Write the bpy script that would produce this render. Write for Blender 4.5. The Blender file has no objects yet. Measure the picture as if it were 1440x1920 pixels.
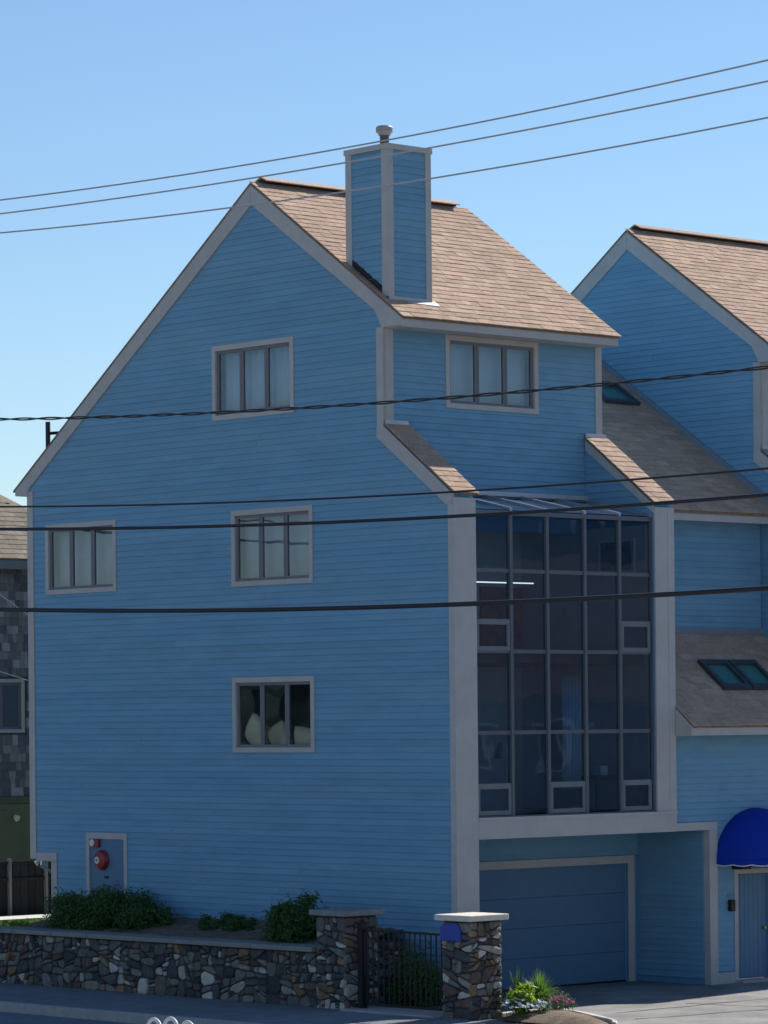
import bpy, bmesh, math, random
from mathutils import Vector, Matrix
R = random.Random(7)
scene = bpy.context.scene
col = scene.collection

# ------------------------------------------------------------------ camera
CAM = Vector((-43.4336, -45.4697, 5.0669))
YAW, PITCH, ROLL, FPX, CY = 0.743377, -0.0013978, -0.0098207, 6647.13, 1362.46   # fitted to the 1440x1920 photograph
fw = Vector((math.sin(YAW)*math.cos(PITCH), math.cos(YAW)*math.cos(PITCH), math.sin(PITCH)))
r0 = Vector((math.cos(YAW), -math.sin(YAW), 0)); u0 = r0.cross(fw)
rt = r0*math.cos(ROLL) + u0*math.sin(ROLL); up = -r0*math.sin(ROLL) + u0*math.cos(ROLL)
cd = bpy.data.cameras.new('camera'); cam = bpy.data.objects.new('camera', cd); col.objects.link(cam)
m = Matrix.Identity(4)
for i in range(3):
    m[i][0], m[i][1], m[i][2], m[i][3] = rt[i], up[i], -fw[i], CAM[i]
cam.matrix_world = m
cd.sensor_fit = 'HORIZONTAL'; cd.sensor_width = 36.0; cd.lens = FPX/1440*36.0
cd.shift_y = (CY-960)/1440; cd.clip_start = 0.5; cd.clip_end = 3000
scene.camera = cam
scene.render.resolution_x, scene.render.resolution_y = 768, 1024

def ray(x, y): return fw + rt*((x-720)/FPX) - up*((y-CY)/FPX)
def onplane(x, y, ax, val):
    d = ray(x, y); return CAM + d*((val-CAM[ax])/d[ax])

# ------------------------------------------------------------------ light
SUN = Vector((1.389, 0.22, 1.0)).normalized()
SUN_EL = math.asin(SUN.z); SUN_AZ = math.atan2(SUN.x, SUN.y)      # clockwise from +Y
w = bpy.data.worlds.new('World'); scene.world = w; w.use_nodes = True
nt = w.node_tree; nt.nodes.clear()
sky = nt.nodes.new('ShaderNodeTexSky'); sky.sky_type = 'NISHITA'; sky.sun_disc = False
sky.sun_elevation = SUN_EL; sky.sun_rotation = SUN_AZ
sky.altitude = 0; sky.air_density = 1.0; sky.dust_density = 0.0; sky.ozone_density = 5.0
bg = nt.nodes.new('ShaderNodeBackground'); bg.inputs[1].default_value = 0.082
out = nt.nodes.new('ShaderNodeOutputWorld')
nt.links.new(sky.outputs[0], bg.inputs[0]); nt.links.new(bg.outputs[0], out.inputs[0])
ld = bpy.data.lights.new('sun', 'SUN'); ld.energy = 5.0; ld.angle = math.radians(0.5); ld.color = (1.0, 0.95, 0.87)
lo = bpy.data.objects.new('sun', ld); col.objects.link(lo); lo.location = (40, 5, 60)
lo.rotation_euler = (-SUN).to_track_quat('-Z', 'Y').to_euler()
vs = scene.view_settings; vs.view_transform = 'Standard'; vs.look = 'None'; vs.exposure = 0.5; vs.gamma = 1.0
vs.use_curve_mapping = False

# ------------------------------------------------------------------ materials
MATS = {}
def mat(name, c, rough=0.7, var=0.12, scale=3.0, rnd=0.0, bump=0.0, bscale=60.0, ramp=None, attr=False, spec=0.3, metal=0.0, stretch=(1,1,1), c2=None):
    """Principled with noise mottling; rnd: per-piece brightness spread; ramp: per-piece colour list."""
    if name in MATS: return MATS[name]
    M = bpy.data.materials.new(name); M.use_nodes = True; T = M.node_tree; N = T.nodes; L = T.links
    b = N['Principled BSDF']; b.inputs['Roughness'].default_value = rough
    b.inputs['Specular IOR Level'].default_value = spec; b.inputs['Metallic'].default_value = metal
    tc = N.new('ShaderNodeTexCoord'); mp = N.new('ShaderNodeMapping'); mp.inputs['Scale'].default_value = stretch
    L.new(tc.outputs['Object'], mp.inputs[0])
    geo = N.new('ShaderNodeNewGeometry'); mp2 = N.new('ShaderNodeMapping'); mp2.inputs['Scale'].default_value = stretch
    L.new(geo.outputs['Position'], mp2.inputs[0])
    nz = N.new('ShaderNodeTexNoise'); nz.inputs['Scale'].default_value = scale; nz.inputs['Detail'].default_value = 6
    nz.inputs['Roughness'].default_value = 0.65
    L.new(mp2.outputs[0], nz.inputs['Vector'])
    if attr:
        src = N.new('ShaderNodeAttribute'); src.attribute_name = 'rnd'; rv = src.outputs['Fac']
    else:
        src = N.new('ShaderNodeObjectInfo'); rv = src.outputs['Random']
    if ramp:
        cr = N.new('ShaderNodeValToRGB'); cr.color_ramp.interpolation = 'CONSTANT'
        els = cr.color_ramp.elements
        while len(els) < len(ramp): els.new(0.5)
        for i, cc in enumerate(ramp):
            els[i].position = i/len(ramp); els[i].color = (*cc, 1)
        L.new(rv, cr.inputs[0]); base = cr.outputs[0]
    else:
        rgb = N.new('ShaderNodeRGB'); rgb.outputs[0].default_value = (*c, 1); base = rgb.outputs[0]
    if c2:
        mx2 = N.new('ShaderNodeMix'); mx2.data_type = 'RGBA'
        nz2 = N.new('ShaderNodeTexNoise'); nz2.inputs['Scale'].default_value = scale*0.31; nz2.inputs['Detail'].default_value = 4
        L.new(mp2.outputs[0], nz2.inputs['Vector'])
        rr = N.new('ShaderNodeMapRange'); rr.inputs[1].default_value = 0.42; rr.inputs[2].default_value = 0.62
        L.new(nz2.outputs['Fac'], rr.inputs[0]); L.new(rr.outputs[0], mx2.inputs[0])
        L.new(base, mx2.inputs[6]); mx2.inputs[7].default_value = (*c2, 1); base = mx2.outputs[2]
    mr = N.new('ShaderNodeMapRange'); mr.inputs[1].default_value = 0.25; mr.inputs[2].default_value = 0.75
    mr.inputs[3].default_value = 1-var; mr.inputs[4].default_value = 1+var
    L.new(nz.outputs['Fac'], mr.inputs[0]); fac = mr.outputs[0]
    if rnd:
        wn = N.new('ShaderNodeTexWhiteNoise'); wn.noise_dimensions = '1D'
        mu = N.new('ShaderNodeMath'); mu.operation = 'MULTIPLY'; mu.inputs[1].default_value = 917.3
        L.new(rv, mu.inputs[0]); L.new(mu.outputs[0], wn.inputs['W'])
        m2 = N.new('ShaderNodeMapRange'); m2.inputs[3].default_value = 1-rnd; m2.inputs[4].default_value = 1+rnd
        L.new(wn.outputs['Value'], m2.inputs[0])
        mm = N.new('ShaderNodeMath'); mm.operation = 'MULTIPLY'; L.new(fac, mm.inputs[0]); L.new(m2.outputs[0], mm.inputs[1]); fac = mm.outputs[0]
    vm = N.new('ShaderNodeVectorMath'); vm.operation = 'SCALE'; L.new(base, vm.inputs[0]); L.new(fac, vm.inputs['Scale'])
    L.new(vm.outputs[0], b.inputs['Base Color'])
    if bump:
        nb = N.new('ShaderNodeTexNoise'); nb.inputs['Scale'].default_value = bscale; nb.inputs['Detail'].default_value = 5
        L.new(mp2.outputs[0], nb.inputs['Vector'])
        bp = N.new('ShaderNodeBump'); bp.inputs['Strength'].default_value = bump; bp.inputs['Distance'].default_value = 0.02
        L.new(nb.outputs['Fac'], bp.inputs['Height']); L.new(bp.outputs[0], b.inputs['Normal'])
    MATS[name] = M; return M

def glass(name, tint, boost=1.5, wavy=0.02, lo=0.0, haze=.02, haze_col=(.45, .52, .6)):
    if name in MATS: return MATS[name]
    M = bpy.data.materials.new(name); M.use_nodes = True; T = M.node_tree; N = T.nodes; L = T.links
    N.clear()
    o = N.new('ShaderNodeOutputMaterial'); mx = N.new('ShaderNodeMixShader'); tr = N.new('ShaderNodeBsdfTransparent')
    gl = N.new('ShaderNodeBsdfGlossy'); gl.inputs['Roughness'].default_value = 0.01; gl.inputs['Color'].default_value = (.76, .88, 1, 1)
    tr.inputs[0].default_value = (*tint, 1)
    fr = N.new('ShaderNodeFresnel'); fr.inputs[0].default_value = 1.52
    mu = N.new('ShaderNodeMath'); mu.operation = 'MULTIPLY_ADD'; mu.inputs[1].default_value = boost; mu.inputs[2].default_value = lo; mu.use_clamp = True
    geo = N.new('ShaderNodeNewGeometry'); nz = N.new('ShaderNodeTexNoise'); nz.inputs['Scale'].default_value = 1.3; nz.inputs['Detail'].default_value = 1
    L.new(geo.outputs['Position'], nz.inputs['Vector'])
    bp = N.new('ShaderNodeBump'); bp.inputs['Strength'].default_value = wavy; bp.inputs['Distance'].default_value = 0.2
    L.new(nz.outputs['Fac'], bp.inputs['Height']); L.new(bp.outputs[0], gl.inputs['Normal'])
    L.new(fr.outputs[0], mu.inputs[0]); L.new(mu.outputs[0], mx.inputs[0]); L.new(tr.outputs[0], mx.inputs[1]); L.new(gl.outputs[0], mx.inputs[2])
    df = N.new('ShaderNodeBsdfDiffuse'); df.inputs[0].default_value = (*haze_col, 1)
    m3 = N.new('ShaderNodeMixShader'); m3.inputs[0].default_value = haze  # diffuse share that imitates the bluish haze of reflected sky
    L.new(mx.outputs[0], m3.inputs[1]); L.new(df.outputs[0], m3.inputs[2])
    L.new(m3.outputs[0], o.inputs[0]); MATS[name] = M; return M

def leafmat(name, c, c2, trans=0.25):
    if name in MATS: return MATS[name]
    M = mat(name, c, rough=0.55, var=0.35, scale=9.0, c2=c2, spec=0.35)
    T = M.node_tree; N = T.nodes; L = T.links
    b = N['Principled BSDF']; o = [n for n in N if n.type == 'OUTPUT_MATERIAL'][0]
    tl = N.new('ShaderNodeBsdfTranslucent'); tl.inputs[0].default_value = (c[0]*1.6, c[1]*1.7, c[2]*1.1, 1)
    mx = N.new('ShaderNodeMixShader'); mx.inputs[0].default_value = trans
    L.new(b.outputs[0], mx.inputs[1]); L.new(tl.outputs[0], mx.inputs[2]); L.new(mx.outputs[0], o.inputs[0])
    return M

SIDING = mat('blue_siding_paint', (.168, .350, .505), rough=.62, var=.10, scale=2.2, rnd=.04, bump=.2, bscale=45, stretch=(1, .35, 2.2), c2=(.186, .358, .50))
SHEATH = mat('blue_sheathing', (.13, .31, .50), rough=.8)
TRIM = mat('taupe_trim_paint', (.47, .45, .44), rough=.6, var=.10, scale=2.5, rnd=.03, bump=.08, bscale=30)
SASH = mat('grey_sash_paint', (.19, .185, .20), rough=.5, var=.06)
ALU = mat('bronze_aluminium', (.115, .125, .145), rough=.4, var=.05, spec=.5)
SHR = [tuple(min(.6, .5*v*k_+.5*m_) for v, k_, m_ in zip(c_, (1.66, 1.52, 1.5), (.50, .365, .275))) for c_ in [(.30, .225, .165), (.36, .27, .20), (.25, .185, .135), (.33, .25, .19), (.285, .21, .165), (.39, .30, .225), (.31, .22, .175)]]
SHINGLE = mat('tan_shingle', (0, 0, 0), rough=.95, var=.2, scale=14, rnd=.07, bump=.5, bscale=160, ramp=SHR, spec=.1)
SHINGLE_A = mat('tan_shingle_field', (0, 0, 0), rough=.95, var=.2, scale=14, rnd=.07, bump=.5, bscale=160, ramp=SHR, attr=True, spec=.1)
DECK = mat('shingle_underlay', (.27, .20, .15), rough=.95, var=.3, scale=8, bump=.5, bscale=90, spec=.1)
DARK = mat('dark_vent_and_shade', (.035, .03, .03), rough=.8)
FLASH = mat('galvanised_flashing', (.55, .55, .56), rough=.45, var=.15, metal=.3)
ROOMW = mat('interior_paint', (.72, .70, .66), rough=.9)
ROOMD = mat('interior_dark_wood', (.09, .06, .045), rough=.6)
FLOORW = mat('interior_floor', (.16, .11, .08), rough=.5)
GLASS = glass('window_glass', (.84, .86, .87), 2.2, .015)
GLASS_T = glass('tinted_sunroom_glass', (.55, .68, .80), 1.5, .012, haze=.055, haze_col=(.20, .42, .74))  # blue haze of the reflection put into the glass colour
GLASS_SK = glass('green_skylight_glass', (.12, .30, .28), 1.6, .01)
WHITE = mat('white_paint', (.75, .75, .73), rough=.5, var=.08)
CURT = mat('pale_curtain', (.60, .73, .84), rough=.9, var=.06)
BLACK = mat('black_iron', (.012, .012, .014), rough=.45, var=.2, spec=.4)
RED = mat('alarm_red', (.30, .025, .03), rough=.35, var=.1, spec=.5)
DOORP = mat('grey_blue_door_paint', (.11, .21, .32), rough=.5, var=.08)
GARP = mat('garage_door_paint', (.10, .19, .30), rough=.5, var=.06, rnd=.03)
CANVAS = mat('royal_blue_canvas', (.004, .032, .36), rough=.85, var=.08, scale=5)
CONC = mat('concrete', (.42, .40, .37), rough=.9, var=.2, scale=5, bump=.3, bscale=40)
SIDEW = mat('sidewalk_concrete', (.20, .22, .235), rough=.92, var=.2, scale=2.5, bump=.3, bscale=30, rnd=.08)
ROADM = mat('road_asphalt', (.19, .22, .26), rough=.9, var=.18, scale=1.6, bump=.5, bscale=70, c2=(.15, .175, .21))
DRIVEM = mat('driveway_asphalt', (.26, .255, .245), rough=.9, var=.28, scale=1.8, bump=.5, bscale=70, c2=(.20, .195, .19), rnd=0)
SOIL = mat('bark_mulch', (.16, .12, .09), rough=1, var=.45, scale=18, bump=.9, bscale=50, c2=(.22, .17, .12))
MORTAR = mat('dark_mortar', (.065, .062, .058), rough=1, var=.3, scale=12, bump=.5)
STR = [tuple(v*k_ for v, k_ in zip(c_, (1.22, 1.16, 1.08))) for c_ in [(.17, .165, .16), (.10, .10, .105), (.22, .20, .17), (.075, .075, .085), (.30, .285, .26), (.13, .105, .09), (.115, .12, .12), (.21, .14, .09), (.06, .065, .075), (.16, .155, .15), (.12, .09, .085), (.42, .40, .37), (.09, .09, .09), (.14, .145, .15)]]
STONE = mat('field_stone', (0, 0, 0), rough=.88, var=.35, scale=11, rnd=.2, bump=.7, bscale=35, ramp=STR, spec=.25)
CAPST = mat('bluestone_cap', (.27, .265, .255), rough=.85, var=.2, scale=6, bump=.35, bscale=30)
GRASSM = leafmat('grass_blades', (.09, .14, .03), (.16, .17, .04))
LEAF1 = leafmat('shrub_leaves', (.05, .115, .028), (.075, .14, .035))
LEAF2 = leafmat('lime_leaves', (.22, .33, .03), (.30, .40, .05), .35)
LEAF3 = leafmat('grass_tuft_leaves', (.10, .20, .04), (.16, .26, .06), .35)
TWIG = mat('twig_bark', (.07, .05, .035), rough=.95)
PETALW = mat('white_petals', (.80, .80, .78), rough=.8, var=.08)
PETALP = mat('pink_petals', (.55, .06, .24), rough=.8, var=.25)
WIREG = mat('weathered_aluminium_wire', (.42, .42, .43), rough=.45, var=.1)
WIRED = mat('black_cable_jacket', (.02, .022, .028), rough=.5, var=.15)
GSH = [tuple(v*1.5 for v in c_) for c_ in [(.15, .145, .145), (.11, .11, .115), (.19, .185, .18), (.13, .125, .12), (.09, .09, .095), (.23, .225, .22)]]
GSHAKE = mat('weathered_cedar_shake', (0, 0, 0), rough=.95, var=.3, scale=9, rnd=.15, bump=.6, bscale=40, ramp=GSH, stretch=(3, 3, .6))
OLIVE = mat('olive_garage_paint', (.17, .165, .10), rough=.7, var=.1)
FENCEM = mat('dark_fence_wood', (.035, .035, .035), rough=.9, var=.3, rnd=.2)
POSTM = mat('weathered_post', (.24, .24, .23), rough=.9, var=.2)
CUSH = mat('cream_linen', (.86, .78, .60), rough=.95, var=.1)
CUSH2 = mat('sand_linen', (.66, .57, .40), rough=.95, var=.12)
PLQ = mat('cobalt_plaque', (.03, .06, .36), rough=.35, var=.25, scale=9, spec=.5)
LITM = mat('lamp_dark', (.02, .02, .025), rough=.4)
WOODS = leafmat('far_foliage', (.016, .026, .018), (.024, .034, .022), .05)
BRICKF = mat('reflected_brick', (.25, .10, .07), rough=.9, var=.2)

# ------------------------------------------------------------------ mesh helpers
class MB:
    def __init__(s): s.v = []; s.f = []
    def box(s, x0, x1, y0, y1, z0, z1):
        n = len(s.v)
        s.v += [(x0, y0, z0), (x1, y0, z0), (x1, y1, z0), (x0, y1, z0), (x0, y0, z1), (x1, y0, z1), (x1, y1, z1), (x0, y1, z1)]
        s.f += [tuple(n+i for i in q) for q in ((0, 3, 2, 1), (4, 5, 6, 7), (0, 1, 5, 4), (1, 2, 6, 5), (2, 3, 7, 6), (3, 0, 4, 7))]
        return s
    def prism(s, pts, off):
        """polygon pts (3D) extruded by vector off"""
        n = len(s.v); k = len(pts)
        s.v += [tuple(p) for p in pts] + [tuple(p[i]+off[i] for i in range(3)) for p in pts]
        s.f.append(tuple(range(n, n+k))); s.f.append(tuple(range(n+2*k-1, n+k-1, -1)))
        for i in range(k):
            j = (i+1) % k; s.f.append((n+i, n+k+i, n+k+j, n+j))
        return s
    def tube(s, pts, rad, seg=8, cap=True):
        pts = [Vector(p) for p in pts]; rings = []
        for i, p in enumerate(pts):
            t = (pts[min(i+1, len(pts)-1)] - pts[max(i-1, 0)]).normalized()
            a = t.cross(Vector((0, 0, 1)))
            if a.length < 1e-3: a = t.cross(Vector((1, 0, 0)))
            a.normalize(); b = t.cross(a).normalized()
            rr = rad[i] if isinstance(rad, (list, tuple)) else rad
            n = len(s.v); rings.append(n)
            for k in range(seg):
                an = 2*math.pi*k/seg
                s.v.append(tuple(p + a*(rr*math.cos(an)) + b*(rr*math.sin(an))))
        for i in range(len(rings)-1):
            for k in range(seg):
                k2 = (k+1) % seg
                s.f.append((rings[i]+k, rings[i]+k2, rings[i+1]+k2, rings[i+1]+k))
        if cap:
            s.f.append(tuple(rings[0]+k for k in range(seg-1, -1, -1))); s.f.append(tuple(rings[-1]+k for k in range(seg)))
        return s
    def mesh(s, name, fix=True):
        me = bpy.data.meshes.new(name); me.from_pydata(s.v, [], s.f)
        if fix:
            bm = bmesh.new(); bm.from_mesh(me); bmesh.ops.recalc_face_normals(bm, faces=bm.faces); bm.to_mesh(me); bm.free()
        return me
    def build(s, name, material, parent=None, bevel=0, smooth=False):
        me = s.mesh(name); me.materials.append(material)
        if smooth:
            for p in me.polygons: p.use_smooth = True
        o = link(name, me, parent)
        if bevel:
            b = o.modifiers.new('bevel', 'BEVEL'); b.width = bevel; b.segments = 2; b.limit_method = 'ANGLE'
        return o
def link(name, data, parent=None):
    o = bpy.data.objects.new(name, data); col.objects.link(o)
    if parent is not None: o.parent = parent
    return o
def tag(o, label, cat, group=None):
    o['label'] = label; o['category'] = cat
    if group: o['group'] = group
    return o
def empty(name, loc=(0, 0, 0)):
    o = link(name, None); o.location = loc; o.empty_display_size = .3; return o
def box(name, dims, material, parent=None, bevel=0):
    return MB().box(*dims).build(name, material, parent, bevel)
def struct(o): o['kind'] = 'structure'; return o

# ------------------------------------------------------------------ clapboards, shingles, windows
EXPO = 0.12
class Plane:
    """wall plane: P(u, d, z): u along wall, d = proud of the wall towards outside"""
    def __init__(s, kind, c): s.kind, s.c = kind, c
    def P(s, u, d, z):
        return (s.c-d, u, z) if s.kind == 'X' else (u, s.c-d, z)
def board(pl, u0b, u1b, u0t, u1t, z0, z1, parent, d0=.029, d1=.010, jit=True):
    if max(u1b-u0b, u1t-u0t) < .02 or z1-z0 < .004: return
    if jit: d0 += R.uniform(-.002, .004)
    p = [pl.P(u0b, d0, z0), pl.P(u1b, d0, z0), pl.P(u1t, d1, z1+.012), pl.P(u0t, d1, z1+.012)]
    q = [pl.P(u0b, 0, z0), pl.P(u1b, 0, z0), pl.P(u1t, 0, z1+.012), pl.P(u0t, 0, z1+.012)]
    b = MB(); b.v = p+q; b.f = [(0, 1, 2, 3), (7, 6, 5, 4), (0, 4, 5, 1), (1, 5, 6, 2), (2, 6, 7, 3), (3, 7, 4, 0)]
    b.build('clapboard', SIDING, parent)
def clad(pl, zlo, zhi, lo, hi, holes, parent, split=True):
    """courses of clapboard between lo(z) and hi(z), cut round rectangular holes (u0,u1,z0,z1)"""
    k = 0; z = zlo
    while z < zhi-.01:
        z1 = min(z+EXPO, zhi)
        a0, b0, a1, b1 = lo(z), hi(z), lo(z1), hi(z1)
        hs = sorted([h for h in holes if h[2] < z1-.002 and h[3] > z+.002])
        cur0, cur1 = a0, a1; segs = []
        for h in hs:
            segs.append((cur0, h[0], cur1, h[0])); cur0 = cur1 = h[1]
            if h[2] > z+.004: board(pl, h[0], h[1], h[0], h[1], z, h[2]-.012, parent)
            if h[3] < z1-.004: board(pl, h[0], h[1], h[0], h[1], h[3], z1, parent)
        segs.append((cur0, b0, cur1, b1))
        for (p0, q0, p1, q1) in segs:
            L = q0-p0
            if split and L > 6 and R.random() < .75:
                c = p0 + L*R.uniform(.25, .75)
                board(pl, p0, c-.002, p1, c-.002, z, z1, parent); board(pl, c+.002, q0, c+.002, q1, z, z1, parent)
            else: board(pl, p0, q0, p1, q1, z, z1, parent)
        z = z1; k += 1
_sh = None
def shingle_mesh():
    global _sh
    if _sh: return _sh
    b = MB(); b.v = [(0, 0, 0), (1, 0, 0), (1, 1.25, 0), (0, 1.25, 0), (0, 0, .018), (1, 0, .018), (1, 1.25, .006), (0, 1.25, .006)]
    b.f = [(0, 3, 2, 1), (4, 5, 6, 7), (0, 1, 5, 4), (1, 2, 6, 5), (2, 3, 7, 6), (3, 0, 4, 7)]
    _sh = b.mesh('shingle'); _sh.materials.append(SHINGLE); return _sh
def shingles(P0, U, V, expo, tabw, out, roofpart, skip=None, over=.03):
    """P0 eave corner, U along the eave, V up the slope (full vectors)"""
    P0, U, V = Vector(P0), Vector(U), Vector(V); lu, lv = U.length, V.length; u, v = U/lu, V/lv; n = u.cross(v)
    if n.z < 0: n = -n
    k = 0; y = -over
    while y < lv-expo*.3:
        x = -over - R.uniform(0, tabw)*.0
        first = True
        while x < lu+over-.02:
            wd = tabw*R.uniform(.65, 1.35)*(R.uniform(.3, 1) if first else 1); first = False
            x1 = min(x+wd, lu+over)
            if lu+over-x1 < .08: x1 = lu+over
            e = min(expo, (lv-y)/1.25)
            p = P0 + u*x + v*y + n*(.004+R.uniform(0, .006))
            if not (skip and skip(p)):
                M = Matrix(((u.x*(x1-x-.005), v.x*e, n.x, p.x), (u.y*(x1-x-.005), v.y*e, n.y, p.y), (u.z*(x1-x-.005), v.z*e, n.z, p.z), (0, 0, 0, 1)))
                out.append((M, roofpart))
            x = x1
        y += expo; k += 1
def lay(out, base, limit=296):
    """the nearest pieces as objects, the others joined in one mesh"""
    loc = base.location
    out = sorted(out, key=lambda t: (t[0].translation + loc - CAM).length)
    for M, rp in out[:limit]:
        o = link('shingle', shingle_mesh(), rp); o.matrix_local = M
    rest = {}
    for M, rp in out[limit:]: rest.setdefault(rp, []).append(M)
    for rp, ms in rest.items():
        b = MB(); rv = []
        src = shingle_mesh()
        for M in ms:
            n = len(b.v); b.v += [tuple(M @ v.co) for v in src.vertices]
            for p in src.polygons: b.f.append(tuple(n+i for i in p.vertices))
            rv += [R.random()]*8
        me = b.mesh('shingle_field'); a = me.attributes.new('rnd', 'FLOAT', 'POINT'); a.data.foreach_set('value', rv)
        me.materials.append(SHINGLE_A); o = link('shingle_field', me, rp); o['kind'] = 'stuff'

def window(pl, u0, u1, z0, z1, parent, npane=3, case=.10, gm=None, depth=.06, sash=.055, left_is_high=False):
    """casing (the part) with frame bars, sashes and panes below it"""
    gm = gm or GLASS
    c = MB(); pr = .042
    for (a, b, p, q) in ((u0, u1, z1-case, z1), (u0, u1, z0, z0+case*.95), (u0, u0+case, z0+case*.95, z1-case), (u1-case, u1, z0+case*.95, z1-case)):
        A = pl.P(a, pr, p); B = pl.P(b, -.06, q)
        c.box(min(A[0], B[0]), max(A[0], B[0]), min(A[1], B[1]), max(A[1], B[1]), p, q)
    win = c.build('window', TRIM, parent)
    a, b, p, q = u0+case, u1-case, z0+case*.95, z1-case
    wd = (b-a)/npane
    for i in range(npane):
        s0, s1 = a+i*wd, a+(i+1)*wd
        s = MB()
        for (e, f, g, h) in ((s0+.004, s1-.004, q-sash, q), (s0+.004, s1-.004, p, p+sash), (s0+.004, s0+sash, p+sash, q-sash), (s1-sash, s1-.004, p+sash, q-sash)):
            A = pl.P(e, -.005, g); B = pl.P(f, -.055, h)
            s.box(min(A[0], B[0]), max(A[0], B[0]), min(A[1], B[1]), max(A[1], B[1]), g, h)
        s.build('sash', SASH, win)
        g = MB(); tl = R.uniform(-.0015, .0015)
        P = [pl.P(s0+sash, -.03-tl, p+sash), pl.P(s1-sash, -.03+tl, p+sash), pl.P(s1-sash, -.03+tl, q-sash), pl.P(s0+sash, -.03-tl, q-sash)]
        g.v = P; g.f = [(0, 1, 2, 3) if pl.kind == 'Y' else (3, 2, 1, 0)]; me = g.mesh('pane', False); me.materials.append(gm); link('pane', me, win)
    return win
def wallcore(name, pl, us, zlo, top, holes, parent, thick=.14, material=None, zlof=None):
    """solid wall made of strips between sorted break points us, with rectangular holes"""
    brk = sorted(set(list(us) + [h[0] for h in holes] + [h[1] for h in holes])); b = MB()
    for a, c in zip(brk[:-1], brk[1:]):
        mid = (a+c)/2; zl = zlof(mid) if zlof else zlo
        hs = sorted([(h[2], h[3]) for h in holes if h[0] < mid < h[1]])
        cur = zl
        for (p, q) in hs:
            b.prism([pl.P(a, 0, cur), pl.P(c, 0, cur), pl.P(c, 0, p), pl.P(a, 0, p)], [pl.P(0, -thick, 0)[i]-pl.P(0, 0, 0)[i] for i in range(3)]); cur = q
        e = 1e-4
        b.prism([pl.P(a, 0, cur), pl.P(c, 0, cur), pl.P(c, 0, top(c-e)), pl.P(a, 0, top(a+e))], [pl.P(0, -thick, 0)[i]-pl.P(0, 0, 0)[i] for i in range(3)])
    return b.build(name, material or SHEATH, parent)

# ------------------------------------------------------------------ the ground
g = MB(); g.v = [(-900, -900, -.16), (900, -900, -.16), (900, 900, -.16), (-900, 900, -.16)]; g.f = [(0, 1, 2, 3)]
struct(g.build('ground', mat('far_ground', (.26, .25, .23), rough=1, var=.3, scale=.2)))
struct(box('road', (-15, -5.16, -160, 160, -.6, -.11), ROADM))
struct(box('driveway', (-5.0, 60, -40, 1.85, -.5, 0.0), DRIVEM))
sw = struct(box('sidewalk', (-5.0, -1.5, -2.95, 60, -.4, .035), SIDEW))
for i in range(16):
    y = -2.6+i*1.5
    box('paving_slab', (-4.99, -2.0, y+.006, y+1.494, .03, .052+R.uniform(0, .006)), SIDEW, sw)
kb = struct(box('kerb', (-5.16, -4.995, -2.9, 60, -.4, .03), CONC))
for i in range(12): box('kerb_stone', (-5.165, -4.985, -2.9+i*2.0+.006, -2.9+(i+1)*2.0-.006, -.3, .062), CONC, kb, .012)
struct(box('back_yard', (-1.6, 70, 12.42, 90, -.5, 1.05), mat('yard_grass', (.07, .085, .03), rough=1, var=.4, scale=6, bump=.6)))
struct(box('garden_path', (-1.5, -.02, -1.9, 1.3, -.3, .045), SIDEW))
# planting bed sloping from the stone wall up to the house
bm_ = MB(); NY, NX = 60, 8
for i in range(NY+1):
    for j in range(NX+1):
        y = 1.28+(12.6-1.28)*i/NY; x = -1.72+1.72*j/NX
        z = 1.07+.27*(j/NX) + R.uniform(-.02, .02); z -= max(0, (y-10.6))*.16
        bm_.v.append((x, y, z))
for i in range(NY):
    for j in range(NX):
        k = i*(NX+1)+j; bm_.f.append((k, k+1, k+NX+2, k+NX+1))
struct(bm_.build('planting_bed', SOIL, smooth=True))
struct(box('sunlit_path', (-2.6, 6, 13.1, 14.1, .3, 1.10), mat('pale_path', (.62, .60, .55), rough=.9, var=.12)))

# ------------------------------------------------------------------ the blue house
FS, RS = .693, .716                       # front and rear roof pitch
def zf(y): return 12.36+FS*(y-1.10)       # roof top lines of the gable
def zr(y): return 15.25-RS*(y-5.27)
def zw(y): return 9.16+.74*(y+.12)        # wing slope
def gtop(y):
    if y < 1.67: return zw(y)-.06
    return min(zf(y), zr(y))-.10
HW = 5.61                                  # house width along X
WINS = [(4.13, 6.49, 10.83, 12.25), (3.64, 5.97, 7.65, 9.09), (3.64, 5.98, 4.51, 5.93), (9.49, 11.78, 7.69, 9.10)]

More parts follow.
